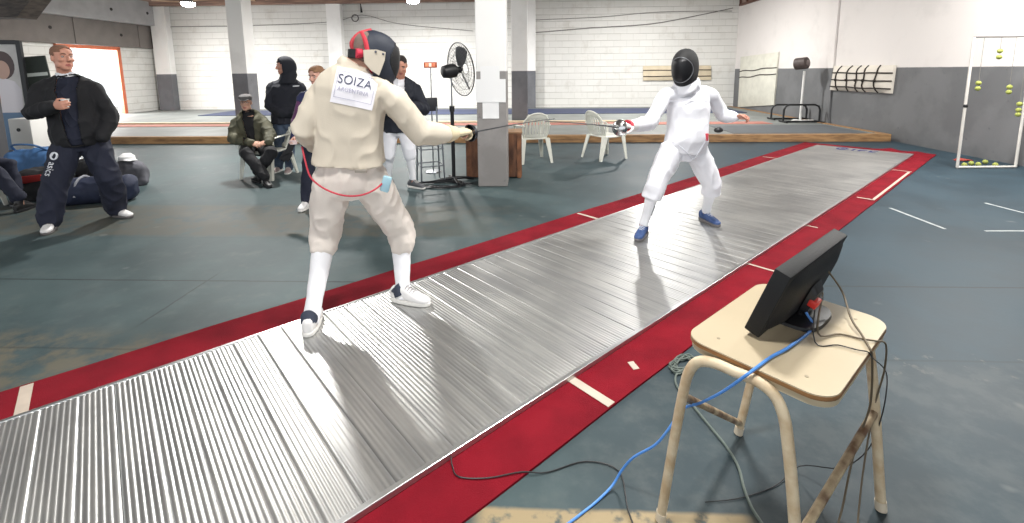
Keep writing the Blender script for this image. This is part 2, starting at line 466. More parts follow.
q = MB(); y0 = 8.6
q.prism([at(-60, -40, y0), at(38, -10, y0), at(17, 17.5, y0), at(-60, 17, y0)], V((0, .35, 0)))
for k in range(4): q.prism([at(-60 + k * 4, -40 + k * 14, y0 - .03), at(36 - k * 5, -8 + k * 6.5, y0 - .03), at(34 - k * 5, -5 + k * 6.5, y0 - .03), at(-60 + k * 4, -36 + k * 14, y0 - .03)], V((0, .03, 0)))
q = q.build('trim_9', mat('stair_boards', (84, 76, 70), .7, rgb2=(56, 50, 48), vscale=6, stretch=(1, 1, 5)), loc=(0, 0, 0), smooth=False); q['kind'] = 'structure'
# ------------------------------------------------------------------ strips lying on the raised floor
def strip(name, label, x0, x1, y0, y1, h, m, cat='mat', z=ZR):
    t = MB().box(((x0 + x1) / 2, (y0 + y1) / 2, z + h / 2), (x1 - x0, y1 - y0, h), bev=min(h * .4, .006)).build(name, m, loc=(0, 0, 0), smooth=False)
    t.rotation_euler.z = YAW; return tag(t, label, cat)
strip('piste_mat', 'long navy blue piste mat lying along the foot of the back wall', -11.6, 7.2, 15.9, 17.9, .02, mat('navy_rubber', (40, 52, 86), .6, var=.15))
strip('piste_runner', 'long faded red carpet runner on the raised floor behind the wooden curb', -14.6, 6.4, 12.6, 13.15, .012, mat('faded_red_carpet', (168, 112, 100), .9, var=.2, vscale=5), 'carpet')
strip('rubber_mat', 'dark grey rubber mat on the raised floor by the right wall', 4.6, 7.55, 10.75, 12.3, .01, mat('grey_rubber', (88, 92, 96), .7, var=.12))
strip('glare_strip', 'long pale strip painted as doorway glare along the edge of the faded red carpet runner', -14.6, 3.2, 13.2, 13.36, .05, mat('pale_glare', (214, 196, 166), .5, var=.1), 'glare_strip')  # pale slab standing in for doorway light reflected on the raised floor

# ------------------------------------------------------------------ red carpet with its tape marks, metal piste
M_carpet = mat('red_carpet', (122, 18, 32), .95, rgb2=(104, 14, 27), vscale=4, bump=.4, bscale=220, spec=.15)
M_tape = mat('tape_white', (188, 174, 160), .6, var=.12, vscale=9)
mb = MB(); S0, S1, N0, N1 = -3.2, 11.45, 1.22, 3.36
ns, nn = 120, 16; vs = []; fs = []
def cz(s, n):
    z = .012
    e = max(0, (s - 11.05) / .4); q = max(0, 1 - abs(n - 1.75) / .5)
    z += .05 * e * q * (1 + math.sin(n * 14)) * .6
    if n < 1.3 or n > 3.28: z += .004 * noise.noise(V((s * 2, n, 0)))
    return z
for i in range(ns + 1):
    for k in range(nn + 1):
        s = S0 + (S1 - S0) * i / ns; n_ = N0 + (N1 - N0) * k / nn
        wob = .012 * noise.noise(V((s * 1.1, 5, 0))) if k in (0, nn) else 0
        vs.append(PS(s + (.05 * noise.noise(V((n_ * 3, 1, 0))) if i == ns else 0), n_ + wob, cz(s, n_)))
for i in range(ns):
    for k in range(nn):
        a = i * (nn + 1) + k; fs.append((a, a + 1, a + nn + 2, a + nn + 1))
nv = len(vs); vs2 = [v - V((0, 0, .011)) for v in vs]
mb.add(vs, fs); mb.add(vs2, [f[::-1] for f in fs])
E_ = [i * (nn + 1) for i in range(ns + 1)]; F_ = [i + nn for i in E_]
loop = E_ + list(range(ns * (nn + 1) + 1, (ns + 1) * (nn + 1))) + F_[::-1][1:] + list(range(nn - 1, 0, -1))
mb.add([], []); mb.f += [[loop[i], loop[(i + 1) % len(loop)], loop[(i + 1) % len(loop)] + nv, loop[i] + nv] for i in range(len(loop))]; mb.mi += [0] * len(loop)
carpet = tag(mb.build('carpet_runner', M_carpet, loc=(0, 0, 0)), 'long red carpet runner lying under the ribbed metal fencing strip', 'carpet')
def tape(parent, pts, w, z=.0135, m=None, name='tape'):
    t = MB(); pts = [V(p) for p in pts]
    for a, b_ in zip(pts, pts[1:]):
        d_ = (b_ - a); L_ = d_.length; ang = math.atan2(d_.y, d_.x)
        t.box(((a.x + b_.x) / 2, (a.y + b_.y) / 2, z + .001), (L_, w, .002), rot=ang)
    return t.build(name, m or M_tape, parent, smooth=False)
for (s, w_, a, b_) in ((1.70, .05, 1.225, 1.495), (3.88, .022, 1.23, 1.49), (6.94, .03, 1.25, 1.42), (-.42, .05, 3.02, 3.34), (3.92, .035, 3.02, 3.34), (9.0, .03, 3.02, 3.3), (9.25, .025, 1.24, 1.48), (5.3, .02, 1.38, 1.48)):
    tape(carpet, [PS(s, a), PS(s, b_)], w_)
tape(carpet, [PS(2.02, 1.30), PS(2.05, 1.36)], .035)
tape(carpet, [PS(6.92, 1.255), PS(9.2, 1.262)], .03)
def alu():
    n = NT('ribbed_aluminium'); vec, x, y, z = n.coords()
    a = n.noise(vec, 1.3, 5, .6); b_ = n.noise(vec, 7, 4)
    sv = n.comb(n.math('ADD', n.math('MULTIPLY', x, .75), n.math('MULTIPLY', y, .66)), n.math('MULTIPLY', n.math('ADD', n.math('MULTIPLY', x, -.66), n.math('MULTIPLY', y, .75)), .04))
    c = n.noise(sv, 26, 3)
    n.l(n.mix(n.step(n.math('ADD', n.math('MULTIPLY', a, .5), n.math('MULTIPLY', c, .5)), .38, .62), (178, 179, 180), (204, 204, 202)), n.b.inputs['Base Color'])
    n.b.inputs['Metallic'].default_value = .92
    n.l(n.math('ADD', n.math('MULTIPLY', a, .16), n.math('ADD', n.math('MULTIPLY', c, .10), .23)), n.b.inputs['Roughness'])
    return n.m
M_alu = alu(); M_aluedge = mat('edge_aluminium', (196, 197, 198), .3, .9, var=.1)
piste = thing('fencing_piste', 'long ribbed silver metal fencing strip on the red carpet, fencers standing on it', 'fencing strip', (0, 0, 0))
cuts = [-2.6, -.08, 2.3, 4.7, 7.1, 9.5, 11.02]
PZ = .036
for a, b_ in zip(cuts, cuts[1:]):
    prof = []; s = a + .0005
    np_ = max(1, round((b_ - a) / .13)); pw = (b_ - a - .001) / np_
    for q in range(np_):
        s0 = a + .0005 + q * pw; rp = (pw - .006) / 6
        prof.append((s0, PZ - .0012)); prof.append((s0 + .003, PZ + .001))
        for r in range(6):
            for t, hgt in ((0, 0), (.22, .0018), (.5, .0026), (.78, .0018)):
                prof.append((s0 + .003 + (r + t) * rp, PZ + hgt))
        prof.append((s0 + pw - .003, PZ + .001)); prof.append((s0 + pw, PZ - .0012))
    mb = MB(); vs = []; m_ = len(prof)
    for (s, z) in prof: vs += [PS(s, 1.5, z), PS(s, 2.995, z)]
    vs += [PS(prof[-1][0], 1.5, .014), PS(prof[-1][0], 2.995, .014), PS(prof[0][0], 1.5, .014), PS(prof[0][0], 2.995, .014)]
    fs = [(2 * i, 2 * i + 1, 2 * i + 3, 2 * i + 2) for i in range(m_ + 1)] + [(2 * m_ + 2, 2 * m_ + 3, 1, 0)]
    fs += [tuple(range(0, 2 * m_ + 4, 2)), tuple(range(1, 2 * m_ + 4, 2))]
    mb.add(vs, fs)
    mb.build('panel', M_alu, piste, angle=60)
for n_, w_ in ((1.487, .026), (3.006, .022)):
    MB().box(PS(4.21, n_, .027), (13.63, w_, .029), rot=PA, bev=.003).build('edge_trim', M_aluedge, piste, smooth=False)
MB().box(PS(11.035, 2.25, .026), (.03, 1.52, .027), rot=PA, bev=.003).build('end_trim', M_aluedge, piste, smooth=False)
lg = MB()
M_logo = mat('logo_blue', (44, 58, 120), .5)
def lgpoly(pts): lg.prism([PS(10.62 + p[1], 2.62 - p[0], PZ + .0055) for p in pts], V((0, 0, .0008)))
for k in range(14):
    a0, a1 = math.radians(40 + k * 20), math.radians(60 + k * 20)
    lgpoly([(.1 + .1 * math.cos(a0), .2 + .16 * math.sin(a0)), (.1 + .1 * math.cos(a1), .2 + .16 * math.sin(a1)), (.1 + .06 * math.cos(a1), .2 + .1 * math.sin(a1)), (.1 + .06 * math.cos(a0), .2 + .1 * math.sin(a0))])
for x0, x1, y0, y1 in ((.08, .2, .17, .23), (.26, .3, .08, .3), (.36, .4, .08, .3), (.4, .48, .25, .3), (.4, .46, .17, .21), (.53, .57, .08, .3), (.57, .65, .25, .3), (.57, .64, .08, .12)):
    lgpoly([(x0, y0), (x1, y0), (x1, y1), (x0, y1)])
lg.build('logo', M_logo, piste, smooth=False)
# painted marks on the floor
for k, (a, b_, w_) in enumerate((((4.343, 5.233), (4.314, 4.507), .03), ((5.601, 5.398), (5.635, 5.0), .03), ((4.645, 4.438), (5.3, 4.42), .025))):
    t = tape(None, [V(a + (0,)), V(b_ + (0,))], w_, .0, M_tape, 'trim_%d' % (30 + k)) if False else None
    m_ = MB(); a, b_ = V(a + (0,)), V(b_ + (0,)); d_ = b_ - a
    m_.box(((a + b_) / 2 + V((0, 0, .001))), (d_.length, w_, .002), rot=math.atan2(d_.y, d_.x))
    m_ = m_.build('trim_%d' % (30 + k), mat('floor_line_white', (176, 182, 182), .6, var=.2, vscale=12), loc=(0, 0, 0), smooth=False); m_['kind'] = 'structure'
# ------------------------------------------------------------------ white plastic garden chairs
M_plas = mat('white_plastic', (214, 214, 204), .45, var=.08, vscale=3)
def chair_proto(label):
    t = thing('plastic_chair', label, 'chair', (0, 0, 0))        # faces +Y
    s = MB()
    for k in range(7):
        x = -.186 + k * .062
        s.loft([(V((x, -.2, .425)), V((.029, 0, 0)), V((0, 0, .007))), (V((x, 0, .415)), V((.029, 0, 0)), V((0, 0, .007))), (V((x, .2, .43)), V((.029, 0, 0)), V((0, 0, .007))), (V((x, .245, .418)), V((.029, 0, 0)), V((0, 0, .007)))], 10, ex=5)
    for y, zz in ((-.21, .42), (-.08, .412), (.08, .413), (.22, .425)): s.box((0, y, zz), (.45, .035, .02), bev=.006)
    for x in (-.215, .215): s.tube([(x, -.22, .42), (x, 0, .412), (x, .24, .42)], .016, 8, smooth=3)
    s.tube([(-.21, .245, .41), (0, .252, .408), (.21, .245, .41)], .017, 8, smooth=3)
    s.build('seat', M_plas, t)
    b = MB()
    def bp(u, h):      # u -1..1 across, h 0..1 up
        return V((u * (.2 + .03 * math.sin(h * PI)), -.225 - .13 * h + .05 * u * u * (-1) * (-1), .43 + .42 * h - .05 * u * u * h))
    for k in range(7):
        u = -.78 + k * .26
        b.loft([(bp(u, h), V((.021, 0, 0)), V((0, .006, .002))) for h in (.08, .4, .7, .92)], 8, ex=4)
    b.tube([bp(-1, .02), bp(-1, .4), bp(-1, .8), bp(-.75, 1.0), bp(-.3, 1.06), bp(.3, 1.06), bp(.75, 1.0), bp(1, .8), bp(1, .4), bp(1, .02)], .018, 10, smooth=4)
    b.loft([(bp(u, .96), V((0, .011, .004)), V((0, -.01, .045))) for u in (-.9, -.5, 0, .5, .9)], 10, ex=3)
    b.loft([(bp(u, .1), V((0, .009, .0)), V((0, -.006, .03))) for u in (-1, -.5, 0, .5, 1)], 10, ex=3)
    b.build('backrest', M_plas, t)
    for sx in (-1, 1):
        MB().loft([(V((sx * .225, -.29, .66)), V((.012, 0, 0)), V((0, .0, .02))), (V((sx * .262, -.2, .655)), V((.024, 0, 0)), V((0, 0, .01))), (V((sx * .275, .05, .64)), V((.03, 0, 0)), V((0, 0, .01))), (V((sx * .27, .2, .625)), V((.028, 0, 0)), V((0, 0, .01))), (V((sx * .262, .25, .585)), V((.022, 0, 0)), V((0, .012, .01))), (V((sx * .255, .25, .45)), V((.022, 0, 0)), V((0, .016, 0))), (V((sx * .24, .235, .41)), V((.02, 0, 0)), V((0, .016, 0)))], 12, ex=3).build('arm', M_plas, t)
        for sy in (-1, 1):
            top = V((sx * .215, sy * .225, .425)); bot = V((sx * .265, sy * (.27 if sy > 0 else .33), 0))
            l = MB()
            l.loft([(top, V((.045, 0, 0)), V((0, .012, 0))), (top.lerp(bot, .5), V((.034, 0, 0)), V((0, .01, 0))), (bot, V((.024, 0, 0)), V((0, .009, 0)))], 10, ex=5)
            l.loft([(top + V((sx * .035, -sy * .03, 0)), V((.011, 0, 0)), V((0, .045, 0))), (top.lerp(bot, .5) + V((sx * .025, -sy * .02, 0)), V((.009, 0, 0)), V((0, .034, 0))), (bot + V((sx * .016, -sy * .012, 0)), V((.008, 0, 0)), V((0, .022, 0)))], 10, ex=5)
            l.build('leg', M_plas, t)
    return t
CHG = 'white plastic garden chairs'
chair0 = chair_proto('empty white plastic chair in the open between the pillar and the far fencer'); chair0['group'] = CHG
chair0.location = (1.72, 8.55, 0); chair0.rotation_euler.z = math.radians(-62)
def chair_at(x, y, deg, label):
    c = copy_tree(chair0); c.location = (x, y, 0); c.rotation_euler.z = math.radians(deg); c['label'] = label; return c
chair_at(.36, 8.35, 14, 'empty white plastic chair seen from behind, beside the brown crate and grey pillar')
SEATED = V((-3.82, 7.22, 0)); SEATROT = 168
chair_at(SEATED.x, SEATED.y, SEATROT, 'white plastic chair under the seated man in the flat cap')
chair_at(-6.62, 5.46, -92, 'white plastic chair cut by the left edge of the frame beside the bags')

# ------------------------------------------------------------------ wooden crate behind the pillar, papers on it
M_crate = mat('crate_plywood', (124, 84, 60), .75, rgb2=(74, 48, 36), vscale=4, bump=.2, bscale=14, stretch=(3, 3, .8))
t = thing('wooden_crate', 'brown stained wooden box standing behind the grey and white pillar', 'crate', (-.275, 7.15, 0))
c = V((-.275, 7.15, 0)); hw, hd, hh = .41, .2, .68
for sy in (-1, 1): MB().box(c + V((0, sy * hd, hh / 2 + .01)), (2 * hw, .02, hh - .02), bev=.003).build('side_panel', M_crate, t, smooth=False)
for sx in (-1, 1): MB().box(c + V((sx * hw, 0, hh / 2 + .01)), (.02, 2 * hd - .02, hh - .02), bev=.003).build('end_panel', M_crate, t, smooth=False)
MB().box(c + V((0, 0, hh + .01)), (2 * hw + .04, 2 * hd + .04, .024), bev=.004).build('top_panel', mat('crate_top', (156, 122, 92), .7, var=.25), t, smooth=False)
bt = MB()
for sx in (-1, 1):
    for sy in (-1, 1): MB().box(c + V((sx * (hw - .03), sy * (hd + .018), hh / 2)), (.06, .018, hh - .01), bev=.002).build('corner_batten', mat('crate_batten', (140, 92, 62), .7, rgb2=(90, 58, 40), vscale=6), t, smooth=False)
M_paper = mat('white_paper', (236, 236, 236), .6)
def paper(px0, px1, y0, y1, label, off, curl):
    Yp = (B(-.5, 6.4)).y - .004 - off
    a, b_ = at(px0, y1, Yp), at(px1, y0, Yp); w_, h_ = b_.x - a.x, b_.z - a.z
    vs, fs = grid(w_, h_, 8, 8); cx, cz_ = (a.x + b_.x) / 2, (a.z + b_.z) / 2
    base = V((cx, 0, cz_)); ctr = V((-.53, 0, 0))
    q = []
    for v in vs:
        X = cx + v[0]; Yw = (6.4 * math.cos(YAW) + math.tan(YAW) * (X + .0)) if False else None
        # front face plane of the pillar: points with dot(BY) = 6.4
        yy = (6.4 - off - BY.x * X) / BY.y
        e = abs(v[1] / h_ * 2); cl = curl * max(0, -v[1] / h_ * 2) ** 3 * (.5 + .5 * math.sin(v[0] * 40))
        q.append(V((X, yy - .003 - cl, cz_ + v[1])))
    m_ = MB(); n_ = len(q); m_.add(q + [p - V((0, .0012, 0)) for p in q], fs + [tuple(i + n_ for i in f[::-1]) for f in fs])
    return tag(m_.build('paper_sheet', M_paper, loc=base), label, 'paper', 'paper sheets taped to the pillar')
paper(475.6, 505.6, 79, 102.5, 'wide white paper sheet taped to the near pillar, middle of three', .004, .01)
paper(482.7, 498.8, 102, 118.6, 'small white paper sheet hanging lowest on the near pillar', .0, .012)
paper(480.5, 499.5, 66, 79.5, 'small white paper sheet highest on the near pillar, over the paint edge', .0, .004)

# ------------------------------------------------------------------ pedestal fan
M_blk = mat('black_plastic', (26, 27, 30), .45); M_blkm = mat('black_metal', (30, 31, 34), .4, .3)
M_wire = mat('fan_wire', (66, 66, 70), .35, .6)
M_chr = mat('grey_steel', (150, 152, 156), .3, .9)
fb = fl(454, 181)
fan = thing('pedestal_fan', 'tall black pedestal fan with round wire cage left of the near pillar', 'fan', fb)
m = MB()
for a in (20, 110, 200, 290):
    d_ = V((math.cos(math.radians(a)), math.sin(math.radians(a)), 0)); m.tube([fb + V((0, 0, .05)), fb + d_ * .16 + V((0, 0, .04)), fb + d_ * .3 + V((0, 0, .018))], [.026, .022, .016], 10)
m.build('base', M_blkm, fan)
fY = fb.y
pt = at(455, 108, fY)
MB().tube([fb + V((0, 0, .03)), V((fb.x, fb.y, pt.z))], .027, 14).build('lower_pole', M_blkm, fan)
MB().tube([V((fb.x, fb.y, pt.z - .05)), V((fb.x, fb.y, pt.z + .03))], .038, 14).build('collar', M_blk, fan)
hub = at(451.5, 68, fY)
MB().tube([V((fb.x, fb.y, pt.z)), V((fb.x, fb.y, hub.z - .1)), hub], .012, 10).build('upper_pole', M_chr, fan)
ax = V((.80, .56, .12)).normalized(); e1 = V((0, 0, 1)) - ax * ax.z; e1.normalize(); e2 = ax.cross(e1)
fc = at(460.5, 69.5, fY + .1)
MB().tube([fc - ax * .30, fc - ax * .28, fc - ax * .2, fc - ax * .1, fc - ax * .06], [.05, .085, .1, .1, .06], 18).build('motor', M_blk, fan)
MB().tube([fc - ax * .06, fc - ax * .0, fc + ax * .03], [.045, .05, .02], 16).build('hub', M_blk, fan)
RF = .385
for k in range(3):
    a0 = k * 2 * PI / 3 + .4; q = MB(); secs = []
    for r_, w_ in ((.05, .04), (.12, .075), (.22, .1), (.31, .095), (.345, .05)):
        rd = e1 * math.cos(a0) + e2 * math.sin(a0); tn = -e1 * math.sin(a0) + e2 * math.cos(a0)
        secs.append((fc - ax * .01 + rd * r_, (tn * .85 + ax * .4).normalized() * w_, (ax * .85 - tn * .4).normalized() * .004))
    q.loft(secs, 12).build('blade', mat('fan_blade_grey', (120, 122, 124), .35, .5), fan)
cg = MB()
def cagept(r_, a, side):
    z_ = .085 * (1 - (r_ / RF) ** 2.4)
    return fc + (e1 * math.cos(a) + e2 * math.sin(a)) * r_ + ax * (z_ * side)
for k in range(44):
    a = 2 * PI * k / 44
    for sd in (-1, 1):
        cg.tube([cagept(.07, a, sd), cagept(.2, a + .06, sd), cagept(.31, a + .1, sd), cagept(RF, a + .14, sd)], .0018, 4)
for r_ in (.075, .2, .3):
    for sd in (-1, 1): cg.tube([cagept(r_, 2 * PI * k / 36, sd) for k in range(36)], .0028, 5, closed=True)
cg.build('cage', M_wire, fan)
MB().tube([cagept(RF, 2 * PI * k / 48, 0) for k in range(48)], .008, 8, closed=True).build('cage_rim', M_blkm, fan)
# heap of cable round the base
cb = MB(); rr = random.Random(3)
pts = []
for k in range(90):
    a = k * .55; r_ = .14 + .11 * rr.random() + .0006 * k
    pts.append(fl(449, 184) + V((math.cos(a) * r_ * 1.5 - .08, math.sin(a) * r_ * .7 - .1, .012 + .03 * rr.random())))
cb.tube(pts, .007, 6, smooth=3)
tag(cb.build('cable_heap', M_blk, loc=fl(449, 184)), 'untidy heap of dark cable on the floor by the fan base', 'cable')

# ------------------------------------------------------------------ tall metal chair and scoring light beside the fan
M_tube = mat('chair_tube_grey', (134, 138, 144), .3, .85)
hb = fl(431, 181); hx = V((.93, .36, 0)).normalized(); hy = V((-hx.y, hx.x, 0))
hc = thing('bar_chair', 'tall grey tubular metal chair with dark backrest standing between fan and dark-jacketed fencer', 'chair', hb)
def H(x, y, z): return hb + hx * x + hy * y + V((0, 0, z))
for sx in (-1, 1):
    MB().tube([H(sx * .17, -.17, 0), H(sx * .15, -.14, .72)], .012, 8).build('leg', M_tube, hc)
    MB().tube([H(sx * .17, .19, 0), H(sx * .155, .15, .72), H(sx * .155, .17, .95), H(sx * .155, .2, 1.2)], .012, 8, smooth=3).build('leg', M_tube, hc)
for z_ in (.25, .5): MB().tube([H(-.165, -.16, z_), H(.165, -.16, z_), H(.165, .175, z_), H(-.165, .175, z_)], .008, 8, closed=True).build('footrail', M_tube, hc)
MB().box(H(0, 0, .735), (.36, .36, .035), rot=math.atan2(hx.y, hx.x), bev=.012).build('seat', mat('dark_vinyl', (38, 40, 46), .5), hc)
MB().box(H(0, .19, 1.12), (.35, .03, .2), rot=math.atan2(hx.y, hx.x), bev=.012).build('backrest', mat('dark_vinyl', (38, 40, 46), .5), hc)
sb = fl(433.5, 172); sl = thing('scoring_light', 'small orange scoring lamp box on a thin pole left of the fan', 'signal light', sb)
sp_ = at(430.5, 65, sb.y)
MB().tube([sb, V((sb.x, sb.y, .02)), V((sb.x, sb.y, .03)), V((sp_.x, sp_.y, sp_.z - .04))], [.13, .12, .01, .009], 14).build('pole', M_tube, sl)
MB().box(sp_, (.20, .07, .085), bev=.008).build('housing', mat('scoring_box_orange', (196, 96, 62), .5), sl)
for k, (dx, c_, nm) in enumerate(((-.055, (240, 150, 110), 'red_lens'), (0.0, (250, 226, 206), 'white_lens'), (.055, (226, 130, 96), 'red_lens'))):
    MB().box(sp_ + V((dx, -.037, 0)), (.045, .012, .055), bev=.004).build('lens', mat('lens_%d' % k, c_, .3, emit=c_, estr=.5), sl)

# ------------------------------------------------------------------ things on and by the right wall
M_canvas = mat('cream_canvas', (212, 205, 194), .8, var=.1, vscale=3, bump=.15, bscale=12)
M_rope = mat('dark_rope', (44, 38, 34), .9)
def bxs(px, X):      # depth at which pixel column px meets the plane x_b = X
    r = ray(px, 100); return X * r.y / (r.dot(BX)) * 1.0
def wallpt(px, y, X):
    r = ray(px, y); t = X / r.dot(BX); return r * t + V((0, 0, CAMH))
def pad(name, label, cat, corners, depth, nrm, rope_rows, rope_cols, m=M_canvas, loc=None, rows=0):
    """corners tl,tr,br,bl on the wall; padded front face"""
    tl, tr, br, bl = corners; t = thing(name, label, cat, (bl + br) / 2)
    vs = []; NX, NY = 20, 12
    def S(u, v, d=0.0):
        p = tl.lerp(tr, u).lerp(bl.lerp(br, u), v)
        e = (1 - abs(2 * u - 1) ** 6) * (1 - abs(2 * v - 1) ** 4)
        return p + nrm * (depth * (.35 + .65 * e) + d)
    m_ = MB()
    for j in range(NY + 1):
        for i in range(NX + 1): vs.append(S(i / NX, j / NY))
    back = [tl.lerp(tr, i / NX).lerp(bl.lerp(br, i / NX), j / NY) + nrm * .004 for j in range(NY + 1) for i in range(NX + 1)]
    fs = [(j * (NX + 1) + i, j * (NX + 1) + i + 1, (j + 1) * (NX + 1) + i + 1, (j + 1) * (NX + 1) + i) for j in range(NY) for i in range(NX)]
    o_ = len(vs); ring = list(range(NX + 1)) + [(j + 1) * (NX + 1) + NX for j in range(NY)] + [NY * (NX + 1) + i for i in range(NX - 1, -1, -1)] + [j * (NX + 1) for j in range(NY - 1, 0, -1)]
    m_.add(vs + back, fs + [tuple(i + o_ for i in f[::-1]) for f in fs] + [(ring[k], ring[(k + 1) % len(ring)], ring[(k + 1) % len(ring)] + o_, ring[k] + o_) for k in range(len(ring))])
    m_.build('pad', m, t, angle=50)
    r_ = MB()
    for v in rope_rows: r_.tube([S(u / 12, v + .03 * math.sin(u * .9 + v * 9) * (u / 12) * (1 - u / 12) * 2, .012) for u in range(-0, 13)], .016, 6)
    for u in rope_cols: r_.tube([S(u + .012 * math.sin(v + u * 7), v / 8, .012) for v in range(0, 9)], .016, 6)
    for u in rope_cols:
        for v in rope_rows[1:2]: r_.ell(S(u, v, .02), (.035, .035, .035), nu=8, nv=6)
    if rope_rows: r_.build('rope_net', M_rope, t)
    return t
nR = -BX; X0 = XR
pad('wall_mattress', 'padded cream mattress under a dark rope net hung on the right wall', 'mattress', [wallpt(836, 66, X0), wallpt(897, 65, X0), wallpt(893, 93.5, X0), wallpt(832, 90, X0)], .16, nR, (.28, .56, .84), (.16, .36, .52, .64, .82))
pad('gym_mat', 'tall pale padded panel with two rope bands leaning on the right wall near the corner', 'panel', [wallpt(742, 57, X0), wallpt(780, 52, X0), wallpt(775, 105, X0), wallpt(739, 107, X0)], .14, nR, (.29, .41), (), mat('pale_panel', (206, 204, 192), .8, var=.12, vscale=4))
YW = 18.75
def backpt(px, y):
    r = ray(px, y); t = YW / r.dot(BY); return r * t + V((0, 0, CAMH))
pad('rope_board', 'long beige board crossed by two sagging ropes on the back wall behind the far fencer', 'board', [backpt(643, 66), backpt(711, 65.5), backpt(711, 80), backpt(643, 80.5)], .06, -BY, (.3, .72), (), mat('beige_board', (206, 192, 166), .7, var=.15, vscale=3))
# floor standing lamp-like drum on a white pole
pb = fl(800, 121, ZR); ds = thing('drum_stand', 'white pole on a flat foot carrying a small dark drum by the right wall', 'stand', pb)
ptop = at(804.5, 71, pb.y); dm = at(801.5, 63.5, pb.y)
M_wm = mat('white_metal', (214, 214, 212), .4, var=.05)
MB().tube([pb + V((0, 0, .02)), ptop], .03, 12).build('pole', M_wm, ds)
m = MB(); m.box(pb + V((.1, .02, .015)), (.6, .12, .03), bev=.006); m.box(pb + V((0, .0, .015)), (.12, .5, .03), bev=.006); m.build('foot', M_wm, ds)
dx_ = V((.5, -.86, .1)).normalized()
MB().tube([dm - dx_ * .17, dm - dx_ * .14, dm + dx_ * .14, dm + dx_ * .17], [.10, .16, .16, .12], 20).build('drum', mat('drum_brown', (74, 62, 60), .6, var=.3, vscale=14), ds)
MB().tube([dm + dx_ * .172, dm + dx_ * .2], [.08, .04], 16).build('drum_cap', mat('drum_cap', (110, 98, 96), .5), ds)
# black tubular frames
for k, (pa, pbx, yt, yb, lab) in enumerate(((771, 806, 104, 119.5, 'black bent tube frame standing behind another one, by the right wall'), (783, 819, 104, 122.5, 'black bent tube frame with a flat base in front of the white pole stand'))):
    g0 = fl(pa, yb, ZR); g1 = fl(pbx, yb, ZR); hz = at((pa + pbx) / 2, yt, (g0.y + g1.y) / 2).z - .02
    t = thing('tube_frame', lab, 'frame', (g0 + g1) / 2, 'black bent tube frames'); t_ = MB(); c_ = .14; dr = (g1 - g0).normalized()
    up = V((0, 0, 1))
    z0 = V((0, 0, ZR + .025)) - V((0, 0, g0.z)); zt = V((0, 0, hz - g0.z))
    t_.tube([g0 + z0, g0 + zt - up * c_, g0 + zt - up * c_ * .3 + dr * c_ * .3, g0 + zt + dr * c_, g1 + zt - dr * c_, g1 + zt - dr * c_ * .3 - up * c_ * .3, g1 + zt - up * c_, g1 + z0], .026, 10).build('hoop', M_blkm, t)
    MB().tube([g0 + z0, g1 + z0], .026, 10).build('lower_bar', M_blkm, t)
    dp = V((-dr.y, dr.x, 0))
    for g in (g0, g1): MB().tube([g + z0 - dp * .22, g + z0 + dp * .22], .024, 10).build('foot', M_blkm, t)
# frame with hanging balls
M_wf = mat('white_frame_paint', (206, 202, 196), .5, var=.1)
n0 = fl(957, 168.5); n1 = fl(1018, 168.5); hz = at(980, 37, n0.y).z
nr = thing('ball_target', 'tall white metal frame with thin net strings standing by the right wall', 'frame', (n0 + n1) / 2)
n0 = n0 + V((0, 0, .02)); n1 = n1 + V((0, 0, .02)); n1.y = n0.y
for p in (n0, n1): MB().tube([p, V((p.x, p.y, hz))], .02, 10).build('post', M_wf, nr)
MB().tube([n0, n1], .02, 10).build('lower_bar', M_wf, nr)
MB().tube([V((n0.x, n0.y, hz)), V((n1.x, n1.y, hz))], .012, 10).build('upper_bar', mat('grey_tube', (120, 118, 116), .4, .5), nr)
MB().ell(at(965.5, 106, n0.y), (.035, .03, .035)).build('clamp', M_blk, nr)
M_ball = mat('tennis_ball', (158, 164, 84), .9, var=.25, vscale=20, bump=.3, bscale=90)
M_str = mat('string_grey', (120, 116, 110), .8)
q = 0
for (px, ys, nm) in ((978.5, (83, 88.5), 'pair'), (1000, (51, 57), 'pair'), (1009.5, (87, 92), 'pair'), (1019.5, (104, 110, 114.5), 'three')):
    st = MB(); p0 = at(px, ys[0], n0.y); st.tube([V((p0.x, p0.y, hz)), V((p0.x, p0.y, p0.z))], .003, 5)
    st.build('string', M_str, nr)
    for k, y_ in enumerate(ys):
        p = at(px, y_, n0.y); p.x = p0.x
        q += 1
        lab = {978.5: 'hanging on the string nearest the left post', 1000: 'hanging highest, just below the top bar', 1009.5: 'hanging on the string right of the middle', 1019.5: 'hanging on the string nearest the right post'}[px]
        pos = ('upper', 'lower')[k] if len(ys) == 2 else ('top', 'middle', 'bottom')[k]
        tag(MB().ell(p, (.036, .036, .036)).build('tennis_ball', M_ball, loc=p), '%s yellow ball %s of the white frame' % (pos, lab), 'ball', 'yellow balls hanging in the frame')
floor_balls = ((964, 165, 'yellow ball on the floor at the foot of the left frame post'), (971, 163.5, 'yellow ball on the floor, second from the left frame post'), (978, 164.5, 'yellow ball on the floor, third from the left frame post'), (985, 162, 'yellow ball lying beside the last of the floor row, farthest back'), (995, 165, 'single yellow ball on the floor right of the row of balls'), (996.5, 158.5, 'yellow ball resting behind the single floor ball inside the frame'))
for px, y_, lab in floor_balls:
    g = fl(px, y_ + 2); p = V((g.x, g.y, .037))
    tag(MB().ell(p, (.037, .037, .037)).build('tennis_ball', M_ball, loc=p), lab, 'ball', 'yellow balls on the floor')
rp = fl(962, 161); rg = MB()
